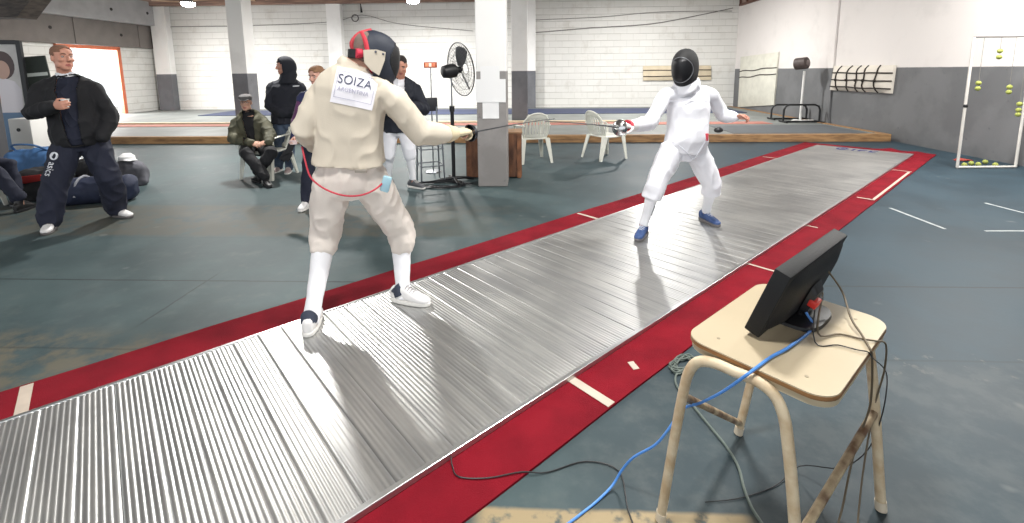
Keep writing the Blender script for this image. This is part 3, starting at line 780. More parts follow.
rg.loft([(rp + V((-.09, .02, .012)), V((0, .05, 0)), V((0, 0, .011))), (rp + V((-.02, 0, .03)), V((0, .07, .01)), V((0, 0, .024))), (rp + V((.06, .02, .02)), V((0, .06, 0)), V((0, 0, .018))), (rp + V((.16, .0, .012)), V((0, .03, 0)), V((0, 0, .008)))], 12)
tag(rg.build('rag', mat('red_rag', (150, 60, 50), .9, var=.3, vscale=20), loc=rp), 'small crumpled red rag on the floor inside the white frame', 'rag')

# wires strung along the back wall
def wire(name, label, pts, r_, m=M_blk): return tag(MB().tube(pts, r_, 5, smooth=4).build(name, m, loc=pts[0]), label, 'cable')
M_wirew = mat('old_wire', (92, 88, 86), .7)
wire('wall_cable', 'thin cable sagging across the top of the back wall towards the window corner', [backpt(530, 33), backpt(590, 28), backpt(650, 24), backpt(700, 15), backpt(733, 8)], .012, M_wirew)
wire('wall_cable', 'thin cable stretched along the back wall from the left column to the near pillar', [backpt(165, 27), backpt(240, 26), backpt(330, 22), backpt(362, 15), backpt(400, 24), backpt(473, 31)], .010, M_wirew)
wire('wall_cable', 'lower thin cable running level along the back wall right of the pillar', [backpt(534, 20), backpt(600, 17), backpt(660, 12), backpt(732, 11)], .009, M_wirew)
OF = BY * -.15; hk = backpt(362, 12); t = thing('cable_hook', 'short dark hook with a ring of cable hanging from the ceiling beam', 'hook', hk)
MB().tube([backpt(361, 0) + OF, backpt(362, 6) + OF, backpt(363, 13) + OF], [.02, .02, .045], 8).build('hook', M_blkm, t)
rc = backpt(356.5, 18.5) + OF; MB().tube([rc + BX * .13 * math.cos(k * PI / 8) + V((0, 0, .13 * math.sin(k * PI / 8))) for k in range(16)], .022, 6, closed=True).build('ring', M_wirew, t)
# ------------------------------------------------------------------ school stool in front, screen on it, cables
M_tubec = mat('cream_tube_paint', (200, 184, 156), .45, rgb2=(176, 152, 120), vscale=16, bump=.15, bscale=40)
M_lam = mat('cream_laminate', (174, 160, 134), .4, var=.07, vscale=3, bump=.05, bscale=25)
M_ply = mat('stool_ply_edge', (140, 100, 58), .6, rgb2=(108, 74, 42), vscale=12, stretch=(1, 1, 8))
SC = V((.943, 1.496, 0)); su = V((.763, .647, 0)).normalized(); sn_ = V((-su.y, su.x, 0)); RS = Matrix.Rotation(math.atan2(su.y, su.x), 3, 'Z')
SZ = .72
def ST(a, b_, z): return SC + su * a + sn_ * b_ + V((0, 0, z))
stool = thing('school_stool', 'cream four-legged stool with worn tubular legs in front, black screen on it', 'stool', SC)
out = rrect(.625, .43, .07, 8)
def slab(sc, z0, z1, m, name, bulge=0):
    mb = MB()
    secs = [[ST(x * sc, y * sc, z) for x, y in out] for z in (z0, z1)]
    n = len(out); mb.add(secs[0] + secs[1], [tuple(range(n))[::-1], tuple(range(n, 2 * n))] + [(i, (i + 1) % n, (i + 1) % n + n, i + n) for i in range(n)])
    return mb.build(name, m, stool, angle=35)
slab(1.0, SZ - .004, SZ, M_lam, 'seat')
slab(1.004, SZ - .016, SZ - .0041, M_ply, 'seat_edge')
slab(.985, SZ - .038, SZ - .0161, M_lam, 'seat_underside')
for a, b_ in ((-.24, .13), (-.24, -.13), (.24, .13), (.24, -.13)): MB().tube([ST(a, b_, SZ - .001), ST(a, b_, SZ + .0012)], .0055, 12).build('rivet', mat('rivet_steel', (150, 140, 120), .4, .6), stool)
# two bent U frames: feet f1,f4 (near) and f3,f2 (far)
feet = {1: V((.52, 1.47, 0)), 4: V((.835, 1.16, 0)), 3: V((.99, 1.87, 0)), 2: V((1.335, 1.5, 0))}
TR = .0165
def uframe(fa, fb_, lean):
    m_ = (fa + fb_) / 2; d_ = (fb_ - fa); L_ = d_.length; d_.normalize()
    inw = (SC - m_); inw.z = 0; inw = inw.normalized() * lean
    pts = [fa + V((0, 0, .004))]
    top = SZ - .012 - TR
    for (t, z, l) in ((.10, .38, .5), (.15, .54, .8), (.185, .62, .92), (.25, .672, .98), (.36, top, 1.0), (.5, top, 1), (.64, top, 1), (.75, .672, .98), (.815, .62, .92), (.85, .54, .8), (.90, .38, .5)):
        pts.append(fa + d_ * L_ * t + inw * l + V((0, 0, z)))
    pts.append(fb_ + V((0, 0, .004)))
    u = MB(); u.tube(pts, TR, 14, smooth=4); return u.build('leg_frame', M_tubec, stool), pts
_, p1 = uframe(feet[1], feet[4], -.012); _, p2 = uframe(feet[3], feet[2], -.012)
def leg(pts, k, z):
    a, b_ = (pts[0], pts[1]) if k == 0 else (pts[-1], pts[-2]); return a.lerp(b_, z / b_.z)
M_brace = mat('worn_brace', (176, 158, 128), .55, rgb2=(96, 70, 50), vscale=14)
MB().tube([leg(p2, 1, .37), leg(p1, 1, .235)], .013, 10).build('brace', M_brace, stool)
MB().tube([leg(p1, 0, .53), leg(p2, 0, .05)], .013, 10).build('brace', M_brace, stool)
for P_ in (p1, p2):
    for k in (0, 1): MB().tube([leg(P_, k, .0), leg(P_, k, .035)], [.0185, .0185], 14).build('foot_cap', mat('foot_cap_cream', (196, 184, 164), .5), stool)
# screen: faces the piste, back to the camera, leaning back
mw, mh_, md = .57, .25, .055
up = (V((0, 0, .95)) - sn_ * .33).normalized(); fr = su.cross(up) * -1
fr = up.cross(su) * -1
mc0 = fl(783, 345, SZ)        # reference on the seat
MC = ST(.125, .05, SZ) + V((0, 0, .014))
fr = su.cross(up); fr = fr if fr.dot(sn_) > 0 else -fr
def MO(a, h, d): return MC + su * a + up * h + fr * d
screen = thing('computer_monitor', 'black flat screen seen from behind, leaning back on the cream stool', 'monitor', ST(.125, .03, SZ))
M_mon = mat('monitor_black', (20, 21, 23), .62, bump=.1, bscale=150, spec=.3); M_mon2 = mat('monitor_top_grey', (40, 41, 44), .5)
def mbox(c, size, bev): 
    rot = Matrix((su, up, fr)).transposed()
    return MB().box(c, size, rot=rot, bev=bev)
mbox(MO(0, mh_ / 2, .012), (mw, mh_, .05), .004).build('shell', M_mon, screen)
b = MB(); b.loft([(MO(0, mh_ / 2, -.008), su * mw * .49, up * mh_ * .48), (MO(0, mh_ / 2, -.02), su * mw * .46, up * mh_ * .44), (MO(0, mh_ / 2 - .01, -.036), su * mw * .34, up * mh_ * .33)], 40, ex=7); b.build('rear_cover', M_mon, screen)
mbox(MO(0, mh_ / 2, .0372), (mw - .03, mh_ - .03, .002), .0005).build('display', mat('display_dark', (14, 16, 20), .12), screen)
b = MB(); b.loft([(MO(0, mh_ * .36, -.04), su * .05, up * .06), (MO(0, mh_ * .30, -.062), su * .04, up * .05)], 18, ex=5); b.build('vent_block', M_blk, screen)
b = MB(); b.loft([(MO(0, mh_ * .33, -.05), su * .035, fr * .014), (MO(0, .0, -.045), su * .035, fr * .012), (ST(.125, .0, SZ + .016), su * .045, sn_ * .02)], 16, ex=4); b.build('stand_neck', M_blk, screen)
b = MB(); b.loft([(ST(.125, .01, SZ + .0005), su * .12, sn_ * .085), (ST(.125, .01, SZ + .012), su * .118, sn_ * .083), (ST(.125, .005, SZ + .018), su * .06, sn_ * .04)], 28, ex=3.2); b.build('stand_foot', M_blk, screen)
pr = MO(-.02, .085, -.062)
mbox(pr + V((0, 0, 0)), (.05, .028, .03), .004).build('red_plug', mat('red_plug', (206, 52, 44), .4), screen)['label'] = 'red plug in the back of the screen'
mbox(pr + su * .045 - up * .01, (.045, .024, .024), .004).build('black_plug', M_blk, screen)
def cable(name, label, pts, r_, m, n=8): return tag(MB().tube(pts, r_, n, smooth=5, rnd=False).build(name, m, loc=pts[0]), label, 'cable')
M_blue = mat('blue_cable', (74, 132, 206), .45); M_gc = mat('grey_green_cable', (88, 98, 92), .55); M_brown = mat('brown_cable', (92, 80, 62), .55)
edge = lambda px, y, z: fl(px, y, z)
cable('network_cable', 'light blue network cable running from the screen over the stool edge to the floor', [MO(-.05, .05, -.06), MO(-.07, .025, -.10), fl(789, 347, SZ + .008), fl(771, 357, SZ + .006), fl(752, 371, SZ + .003), fl(741, 379, SZ - .03), fl(722, 392, .60), fl(700, 403, .50), fl(683, 409, .42), fl(668, 430, .34), fl(655, 445, .26), fl(634, 457, .17), fl(622, 470, .08), fl(612, 486, .02), fl(596, 502, .006), fl(577, 517, .006), fl(556, 534, .006), fl(540, 560, .006)], .0045, M_blue)
cable('power_cable', 'grey-green cable snaking on the floor under the stool from a loose coil', [fl(690, 365, .01), fl(678, 372, .01), fl(676, 384, .01), fl(690, 402, .01), fl(708, 424, .01), fl(726, 446, .008), fl(738, 466, .008), fl(744, 488, .008), fl(752, 508, .008), fl(766, 530, .008), fl(780, 560, .008)], .0055, M_gc)
pts = []
for k in range(48):
    a = k * .72; r_ = .055 + .02 * math.sin(k * 1.7); pts.append(fl(684, 366) + su * (math.cos(a) * r_ * 1.5) + sn_ * (math.sin(a) * r_ * .8) + V((0, 0, .008 + .012 * (k / 48))))
cable('cable_coil', 'loose coil of grey cable on the floor behind the stool beside the red carpet', pts, .0045, M_gc, 6)
c0 = MO(.13, .13, -.04); c1 = fl(870, 345, SZ - .0)
cable('video_cable', 'dark cable from the screen back over the right edge and down to the floor', [MO(.13, .15, -.03), MO(.14, .1, -.10), fl(851, 318, SZ + .03), fl(862, 335, SZ + .012), fl(870, 349, SZ + .004), fl(872, 357, SZ - .03), fl(872, 385, .56), fl(869, 410, .44), fl(858, 440, .3), fl(850, 470, .18), fl(843, 505, .05), fl(838, 525, .008), fl(832, 560, .008)], .0035, M_brown)
cable('signal_cable', 'thin brown cable lying flat across the stool seat to its right corner', [MO(.07, .09, -.06), fl(818, 333, SZ + .015), fl(840, 334, SZ + .005), fl(862, 339, SZ + .005), fl(876, 341, SZ + .004), fl(886, 345, SZ - .03), fl(884, 372, .55), fl(876, 400, .42), fl(868, 440, .26), fl(862, 480, .12), fl(858, 520, .008), fl(856, 550, .008)], .003, M_brown)
cable('mains_cable', 'thin dark cable looping over the seat and hanging beside the right stool leg', [MO(.03, .07, -.055), fl(815, 342, SZ + .006), fl(838, 345, SZ + .005), fl(858, 350, SZ + .006), fl(868, 352, SZ + .004), fl(873, 358, SZ - .03), fl(886, 372, .52), fl(886, 395, .46), fl(879, 425, .33), fl(866, 452, .2), fl(840, 468, .1), fl(800, 466, .03), fl(775, 486, .006), fl(740, 498, .006), fl(705, 502, .006)], .002, M_blk)
cable('floor_wire', 'thin dark wire trailing from the metal strip across the red carpet to the floor', [PS(.95, 1.48, .03), PS(.93, 1.44, .018), PS(.92, 1.38, .017), PS(1.0, 1.3, .017), PS(1.12, 1.23, .017), PS(1.2, 1.17, .006), PS(1.36, 1.1, .005), PS(1.42, .98, .005), PS(1.3, .85, .005), PS(1.2, .7, .005)], .0028, M_blk, 6)
# ------------------------------------------------------------------ bags, boxes and boards at the far left
def soft_box(name, label, cat, c, size, rotz, m, parts=(), ex=4, tilt=0, group=None):
    """a slumped cloth bag: lofted, wrinkled"""
    c = V(c); R_ = Matrix.Rotation(rotz, 3, 'Z'); x, y, z = size
    mb = MB(); secs = []
    for t, k in ((0, .86), (.12, .99), (.4, 1.0), (.7, .93), (.9, .74), (1, .45)):
        secs.append((c + V((0, 0, z * t)), R_ @ V((x / 2 * k, 0, 0)), R_ @ V((0, y / 2 * k, 0))))
    mb.loft(secs, 24, ex=ex)
    t = thing(name, label, cat, c, group)
    skin_obj('fabric', mb, m, t, voxel=.02, smooth=4, wr=.03, wf=5, fold=.02, seed=c.x)
    return t, R_
M_bagb = mat('bag_blue', (56, 96, 142), .7, var=.25, vscale=5); M_bagn = mat('bag_navy', (34, 42, 66), .75, var=.2, vscale=6)
M_bagk = mat('bag_black', (28, 28, 32), .75, var=.2, vscale=6); M_red = mat('bag_red', (172, 48, 46), .7); M_bagg = mat('bag_grey', (92, 92, 100), .75, var=.3, vscale=8)
def gp(px, y): return fl(px, y)
t, R_ = soft_box('sports_bag', 'large light blue sports bag piled behind the red and black bag', 'bag', V((-6.95, 6.75, 0)), (.8, .45, .55), .2, M_bagb)
MB().tube([V((-7.2, 6.75, .5)), V((-7.1, 6.6, .62)), V((-6.8, 6.6, .62)), V((-6.7, 6.75, .5))], .015, 8, smooth=4).build('handle', M_bagb, t)
t, R_ = soft_box('sports_bag', 'black sports bag with a red and white flap in front of the blue bag', 'bag', V((-6.12, 6.02, 0)), (.62, .42, .40), .1, M_bagk)
mb = MB(); mb.loft([(V((-6.35, 5.81, .31)), V((0, .01, .0)), V((0, -.02, .035))), (V((-6.15, 5.77, .30)), V((0, .01, 0)), V((0, -.02, .05))), (V((-5.92, 5.80, .33)), V((0, .01, 0)), V((0, -.02, .04)))], 12, ex=3); mb.build('red_flap', M_red, t)['label'] = 'red flap'
mb = MB(); mb.loft([(V((-6.34, 5.785, .25)), V((0, .008, .0)), V((0, -.01, .02))), (V((-6.16, 5.755, .25)), V((0, .008, 0)), V((0, -.01, .028)))], 12, ex=3); mb.build('white_patch', mat('bag_white', (214, 206, 204), .7), t)['label'] = 'white patch'
t = thing('duffel_bag', 'long navy duffel bag lying on the floor behind the standing man in a dark coat', 'bag', V((-5.2, 5.8, 0)))
a, b_ = V((-5.6, 5.66, .17)), V((-4.85, 5.93, .17)); mb = MB(); mb.tube([a, a.lerp(b_, .08), a.lerp(b_, .5), a.lerp(b_, .92), b_], [.1, .17, .165, .17, .1], 18)
skin_obj('fabric', mb, M_bagn, t, voxel=.018, smooth=4, wr=.02, wf=6, fold=.012)
for q in (.33, .66):
    m_ = a.lerp(b_, q); MB().tube([m_ + V((.06 * 0, -.165, -.05)), m_ + V((0, -.12, .12)), m_ + V((0, 0, .182)), m_ + V((0, .12, .12))], .014, 6, smooth=3).build('strap', mat('strap_grey', (150, 152, 160), .7), t)
t, _ = soft_box('sports_bag', 'small black bag slumped on the floor behind the navy duffel', 'bag', V((-5.70, 6.35, 0)), (.5, .36, .46), -.2, M_bagk)
t, _ = soft_box('backpack', 'grey backpack standing on the floor at the right end of the bags', 'bag', V((-5.56, 6.70, 0)), (.42, .3, .36), .5, M_bagg)
t_ = V((-4.62, 6.4, .0))
cp = fl(119, 163, .40); cp = V((-5.56, 6.68, .385)); m_ = MB(); m_.loft([(cp, V((.1, 0, 0)), V((0, .1, 0))), (cp + V((0, 0, .05)), V((.095, 0, 0)), V((0, .095, 0))), (cp + V((0, 0, .09)), V((.05, 0, 0)), V((0, .05, 0)))], 18); tc_ = thing('peaked_hat', 'white peaked cap lying on top of the grey backpack', 'cap', cp)
m_.build('crown', mat('cap_white', (220, 220, 220), .7), tc_); m_ = MB(); m_.loft([(cp + V((.07, -.05, .012)), V((.04, .06, 0)), V((0, 0, .006))), (cp + V((.17, -.1, .006)), V((.03, .045, 0)), V((0, 0, .004)))], 12); m_.build('peak', mat('cap_white', (220, 220, 220), .7), tc_)
bp_ = fl(78, 203); t = thing('water_bottle', 'pale green plastic drink bottle standing in front of the navy duffel', 'bottle', bp_)
MB().tube([bp_ + V((0, 0, z)) for z in (0, .01, .2, .23, .25)], [.042, .048, .048, .035, .024], 18).build('body', mat('bottle_green', (186, 204, 140), .35), t)
MB().tube([bp_ + V((0, 0, z)) for z in (.245, .285, .29)], [.026, .026, .012], 14).build('cap', mat('bottle_cap', (210, 214, 200), .4), t)
# bench with white box
bc = V((-8.05, 7.75, 0)); t = thing('bench', 'low dark bench behind the bags under the white box', 'bench', bc)
MB().box(bc + V((0, 0, .32)), (1.0, .4, .05), bev=.008).build('top', mat('dark_wood', (58, 46, 42), .6, var=.2), t, smooth=False)
for sx in (-.42, .42): MB().box(bc + V((sx, 0, .148)), (.06, .36, .296), bev=.006).build('leg', mat('dark_wood', (58, 46, 42), .6, var=.2), t, smooth=False)
wb = V((-8.0, 7.75, .346)); t = thing('white_box', 'white box standing on the bench behind the man in a dark coat', 'box', wb)
MB().box(wb + V((0, 0, .28)), (.36, .3, .56), bev=.012).build('case', mat('white_case', (216, 214, 210), .5), t)
MB().tube([wb + V((-.02, -.151, .38)), wb + V((-.02, -.16, .38))], .03, 14).build('dial', M_blk, t)
# boards standing at the far left
pc = V((-9.0, 8.2, 0)); pr_ = Matrix.Rotation(math.radians(10), 3, 'Z')
def PB(x, y, z): return pc + pr_ @ V((x, y, z))
t = thing('display_board', 'tall dark framed board with a photo print of a person, at the left edge', 'poster', pc)
for x0 in (-.5, .5): MB().box(PB(x0, 0, 1.1), (.07, .06, 2.2), rot=pr_, bev=.006).build('frame_side', M_blkm, t, smooth=False)
MB().box(PB(0, 0, 2.17), (.94, .06, .07), rot=pr_, bev=.006).build('frame_rail', M_blkm, t, smooth=False)
MB().box(PB(0, 0, .05), (.94, .06, .1), rot=pr_, bev=.006).build('frame_rail', M_blkm, t, smooth=False)
MB().box(PB(0, .005, 1.12), (.93, .02, 2.04), rot=pr_).build('print', mat('print_pale', (196, 194, 192), .5, var=.1), t, smooth=False)
fg = MB()
def flat(pts, d): fg.prism([PB(x, -.0055 - d, z) for x, z in pts], pr_ @ V((0, -.002, 0)))
def oval(cx, cz, rx, rz, d, n=20): flat([(cx + rx * math.cos(2 * PI * k / n), cz + rz * math.sin(2 * PI * k / n)) for k in range(n)], d)
oval(.22, 1.78, .17, .24, 0); fg.build('printed_hair', mat('print_hair', (74, 58, 58), .5), t, smooth=False)
fg = MB(); oval(.2, 1.7, .11, .16, .003); oval(.05, 1.2, .06, .2, .003); fg.build('printed_skin', mat('print_skin', (180, 148, 134), .5), t, smooth=False)
fg = MB(); flat([(-.25, .95), (.42, .95), (.44, 1.35), (.36, 1.5), (.2, 1.56), (0, 1.5), (-.2, 1.4)], .001); fg.build('printed_shirt', mat('print_shirt', (208, 204, 210), .5), t, smooth=False)
fg = MB(); flat([(-.25, .2), (.42, .2), (.44, .96), (-.22, .96)], .002); fg.build('printed_jeans', mat('print_jeans', (88, 116, 146), .5), t, smooth=False)
gc_ = V((-8.35, 8.5, 0)); t = thing('banner', 'dark green banner with a pale stripe standing beside the photo board', 'banner', gc_)
rg_ = Matrix.Rotation(math.radians(12), 3, 'Z') @ Matrix.Rotation(math.radians(-5), 3, 'Y')
MB().box(gc_ + rg_ @ V((0, 0, .97)), (.44, .03, 1.94), rot=rg_, bev=.005).build('sheet', mat('banner_green', (38, 46, 42), .7, var=.2), t, smooth=False)
MB().box(gc_ + rg_ @ V((0.02, -.018, 1.62)), (.36, .004, .06), rot=rg_).build('stripe', mat('banner_stripe', (176, 182, 178), .6), t, smooth=False)
MB().box(gc_ + V((0.05, 0, .03)), (.6, .3, .06), bev=.01).build('base', M_blkm, t, smooth=False)
gb = V((-8.0, 6.9, 0)); t = thing('locker', 'dark grey metal cabinet cut by the left edge below the photo board', 'cabinet', gb)
MB().box(gb + V((0, 0, .64)), (.62, .4, 1.28), bev=.01).build('body', mat('cabinet_grey', (74, 74, 78), .5, .2), t, smooth=False)
MB().box(gb + V((.0, -.205, .64)), (.58, .012, 1.2), bev=.003).build('door', mat('cabinet_door', (86, 86, 90), .5, .2), t, smooth=False)
# ------------------------------------------------------------------ people
def skinmat(name, rgb, lip):
    return [mat('skin_' + name, rgb, .5, var=.1, vscale=14, bump=.06, bscale=120), mat('lips_' + name, lip, .45)]
SKL = [(-.118, .022, .018, .060), (-.108, .036, .032, .052), (-.085, .050, .056, .032), (-.055, .060, .078, .012), (-.02, .067, .090, .004), (.012, .072, .096, .0), (.045, .075, .098, -.003), (.075, .071, .092, -.005), (.098, .058, .075, -.007), (.114, .038, .050, -.008), (.122, .014, .018, -.008)]
class Fig:
    def __init__(s, S, J, fwd, hfwd, hup=(0, 0, 1)):
        s.S = S; s.J = J; s.fwd = V(fwd).normalized()
        s.side_h = (J['hipR'] - J['hipL']).normalized(); s.side_s = (J['shR'] - J['shL']).normalized()
        s.pel = (J['hipR'] + J['hipL']) / 2
        s.hf = V(hfwd).normalized(); up = V(hup); up = (up - s.hf * up.dot(s.hf)).normalized(); s.hu = up; s.hr = s.hf.cross(up)   # person's right
    def hp(s, x, y, z):   # head frame: x to the person's right, y forward, z up
        return s.J['head'] + (s.hr * x + s.hf * y + s.hu * z) * s.S
    def tor(s, t, hw, hd, off=0.0):
        a = s.side_h.lerp(s.side_s, min(max(t, 0), 1)).normalized()
        ax = (s.J['neck'] - s.pel).normalized()
        c = s.pel.lerp(s.J['neck'], t) if t <= 1 else s.J['neck'] + ax * (t - 1) * .5
        if t < 0: c = s.pel + (s.J['neck'] - s.pel) * t
        # gentle curve of the back
        f = ax.cross(a); f = f if f.dot(s.fwd) > 0 else -f
        f.normalize(); a2 = a - ax * a.dot(ax) * .5; a2.normalize()
        c = c + f * (off * s.S)
        return (c, a2 * hw * s.S, f * hd * s.S)
    def torso(s, mb, infl=0.0, t0=-.16, t1=1.0, belly=0.0, ex=2.3, n=26, sh=True, wide=0.0):
        prof = [(-.18, .12, .095, 0), (-.1, .155, .112, -.005), (0, .168, .118, -.008), (.15, .164, .112, 0), (.32, .15, .105, .004), (.5, .154, .112, .006), (.68, .168, .120, .008), (.82, .172, .115, .004), (.91, .150, .095, -.004), (.97, .10, .075, -.008), (1.0, .066, .06, -.01)]
        out = []
        for (t, hw, hd, off) in prof:
            if t0 - 1e-6 <= t <= t1 + 1e-6:
                bl = belly * math.exp(-((t - .25) / .25) ** 2)
                k = infl if t < .9 else infl * .6
                out.append(s.tor(t, hw + k + wide * (t < .8), hd + k + bl, off + bl * .8) + (ex,))
        if t0 > -.18 and out:
            c, a, b, e = out[0]; d0 = s.tor(t0, 1, 1)[0]
            if (d0 - c).length > .01: out.insert(0, (d0 + (c - s.tor(-.1, 1, 1, 0)[0]) * 0, a, b, e))
        mb.loft(out, n)
        if sh:
            for q in ('shL', 'shR'):
                p = s.J[q]; r_ = (.052 + infl * .65) * s.S
                c = s.tor(.93, 1, 1)[0]
                mb.tube([c, c.lerp(p, .6), p], [r_ * 1.25, r_ * 1.15, r_], 14, rnd=True)
    def arm(s, mb, q, rs, t_end=1.0, bag=0.0, n=14):
        a, b, c = s.J['sh' + q], s.J['el' + q], s.J['wr' + q]; S = s.S
        c = b.lerp(c, t_end)
        pts = [a, a.lerp(b, .35), a.lerp(b, .75), b, b.lerp(c, .3), b.lerp(c, .7), c]
        mb.tube(pts, [r * S for r in rs], n, rnd=True)
    def leg(s, mb, q, rs, t_end=1.0, n=16, hip_up=.0):
        a, b, c = s.J['hip' + q], s.J['kn' + q], s.J['an' + q]; S = s.S
        c = b.lerp(c, t_end)
        pts = [a, a.lerp(b, .35), a.lerp(b, .75), b, b.lerp(c, .3), b.lerp(c, .7), c]
        mb.tube(pts, [r * S for r in rs], n, rnd=True)
    def head(s, mb, neck=True):
        S = s.S
        mb.loft([(s.hp(0, yo, z), s.hr * hw * S, s.hf * hd * S, 2.2) for (z, hw, hd, yo) in SKL], 28)
        mb.loft([(s.hp(0, .088, .026), s.hr * .010 * S, s.hf * .012 * S), (s.hp(0, .104, -.002), s.hr * .011 * S, s.hf * .013 * S), (s.hp(0, .114, -.022), s.hr * .016 * S, s.hf * .014 * S), (s.hp(0, .102, -.036), s.hr * .017 * S, s.hf * .014 * S), (s.hp(0, .09, -.042), s.hr * .008 * S, s.hf * .008 * S)], 12)
        ax = (s.hr, s.hf, s.hu)
        for sx in (-1, 1):
            mb.ell(s.hp(sx * .074, -.008, -.004), (.011 * S, .019 * S, .032 * S), (s.hr, (s.hf + s.hu * .2).normalized(), s.hu))
            mb.ell(s.hp(sx * .03, .083, .034), (.024 * S, .012 * S, .008 * S), ax)
            mb.ell(s.hp(sx * .040, .066, -.022), (.024 * S, .024 * S, .020 * S), ax)
            mb.ell(s.hp(sx * .050, .02, -.065), (.014 * S, .04 * S, .03 * S), ax)
        mb.ell(s.hp(0, .086, -.066), (.025 * S, .011 * S, .008 * S), ax); mb.ell(s.hp(0, .083, -.077), (.020 * S, .012 * S, .008 * S), ax)
        mb.ell(s.hp(0, .072, -.106), (.022 * S, .018 * S, .014 * S), ax)
        if neck:
            mb.tube([s.tor(.93, 1, 1)[0], s.J['neck'], s.hp(0, -.012, -.07), s.hp(0, -.005, -.03)], [.07 * S, .058 * S, .054 * S, .05 * S], 16)
    def hand(s, mb, q, d, palm, curl=.5, spread=1.0, thumb_curl=.4, size=1.0):
        """d: wrist to knuckles, palm: way the palm faces; five separate fingers rooted in the palm"""
        S = s.S * size; w = s.J['wr' + q]; d = V(d).normalized(); p = V(palm); p = (p - d * p.dot(d)).normalized()
        lat = d.cross(p)                       # toward thumb for the right hand
        if q == 'L': lat = -lat
        s.hands = getattr(s, 'hands', {}); s.hands[q] = (w, d, p, lat)
        mb.loft([(w - d * .02 * S, lat * .026 * S, p * .020 * S), (w + d * .015 * S, lat * .030 * S, p * .019 * S), (w + d * .05 * S, lat * .041 * S, p * .017 * S, 2.6), (w + d * .085 * S, lat * .042 * S, p * .014 * S, 2.8), (w + d * .098 * S, lat * .038 * S, p * .010 * S, 2.6)], 16)
        for k, (o_, L_, r_) in enumerate(((.031, .070, .0088), (.0105, .078, .0090), (-.0105, .072, .0086), (-.031, .056, .0078))):
            base = w + d * (.092 - .006 * abs(k - 1)) * S + lat * o_ * S
            dr = (d + lat * (o_ * 2.2 * spread)).normalized(); pts = [base - dr * .012 * S, base]
            ang = 0; c = curl if not isinstance(curl, (list, tuple)) else curl[k]
            for seg, fr in ((.45, .7), (.32, 1.25), (.23, .8)):
                ang += c * fr; st = dr * math.cos(ang) + p * math.sin(ang); pts.append(pts[-1] + st * L_ * seg * S)
            mb.tube(pts, [r_ * S * 1.05, r_ * S * 1.05, r_ * S, r_ * .95 * S, r_ * .82 * S], 10, rnd=True)
        tb = w + d * .028 * S + lat * .028 * S; t1 = tb + (d * .62 + lat * .70 + p * .22).normalized() * .042 * S
        t2 = t1 + (d * .8 + lat * (.45 - thumb_curl) + p * (.25 + thumb_curl)).normalized() * .032 * S
        t3 = t2 + (d * .85 + lat * (.2 - thumb_curl * 1.4) + p * (.3 + thumb_curl)).normalized() * .026 * S
        mb.tube([tb - lat * .008 * S, tb, t1, t2, t3], [.014 * S, .0135 * S, .0108 * S, .0098 * S, .0085 * S], 10, rnd=True)
    def grip(s, q, a=.085, b=.03):
        w, d, p, lat = s.hands[q]; return w + d * a * s.S + p * b * s.S
    def foot(s, mb, q):
        a = s.J['an' + q]; t = s.J['to' + q]; g = V((a.x, a.y, t.z + .03)); d = (V((t.x, t.y, 0)) - V((a.x, a.y, 0))).normalized()
        mb.tube([a, g + V((0, 0, .02)), g + d * .08, g + d * .15], [.04 * s.S, .036 * s.S, .03 * s.S, .02 * s.S], 12, rnd=True)
    def body(s, name, label, skin, hands, pose_hands, loc, voxel=.0055, thin=1.0):
        mb = MB(); s.torso(mb, infl=-.02); s.head(mb)
        for q in 'LR':
            s.arm(mb, q, [.048, .045, .040, .037, .036, .031, .025])
            s.leg(mb, q, [.085, .08, .06, .050, .049, .039, .029]); s.foot(mb, q)
            if q in pose_hands: s.hand(mb, q, *pose_hands[q][0], **pose_hands[q][1])
        o = skin_obj(name, mb, skin, None, loc, voxel=voxel, smooth=2)
        # eye sockets and lip colour
        me = o.data; L_ = V(loc)
        for v in me.vertices:
            p = v.co + L_ - s.J['head']
            if p.length < .17 * s.S:
                x, y, z = p.dot(s.hr) / s.S, p.dot(s.hf) / s.S, p.dot(s.hu) / s.S
                if y > .03:
                    for sx in (-1, 1):
                        g = math.exp(-(((x - sx * .031) / .015) ** 2 + ((z - .010) / .009) ** 2)); v.co -= s.hf * (.010 * g * s.S)
                    v.co -= s.hf * (.004 * s.S * math.exp(-((x / .022) ** 2 + ((z + .0715) / .0022) ** 2)))
        if len(skin) > 1:
            for f in me.polygons:
                p = f.center + L_ - s.J['head']; x, y, z = p.dot(s.hr) / s.S, p.dot(s.hf) / s.S, p.dot(s.hu) / s.S
                if y > .078 and abs(x) < .024 - abs(z + .0715) * .5 and -.083 < z < -.060: f.material_index = 1
        tag(o, label, 'person'); s.root = o
        return o
    def eyes(s, iris=(60, 44, 34), brow=(70, 52, 40), glasses=False):
        wm = mat('eye_white', (158, 148, 142), .4); im = mat('iris_%d' % iris[0], iris, .3); bm_ = mat('brow_%d_%d' % (brow[0], brow[1]), brow, .8)
        for sx in (-1, 1):
            c = s.hp(sx * .031, .0765, .009); mb = MB(); mb.ell(c, (.0125 * s.S,) * 3, (s.hr, s.hf, s.hu), 14, 10)
            mb.mat(1).ell(c + s.hf * .0062 * s.S, (.0068 * s.S, .0068 * s.S, .0068 * s.S), (s.hr, s.hf, s.hu), 12, 8)
            mb.build('eye', [wm, im], s.root)
            MB().tube([s.hp(sx * .013, .098, .031), s.hp(sx * .03, .0985, .038), s.hp(sx * .05, .086, .033)], [.0035 * s.S, .0045 * s.S, .002 * s.S], 8, smooth=3).build('eyebrow', bm_, s.root)
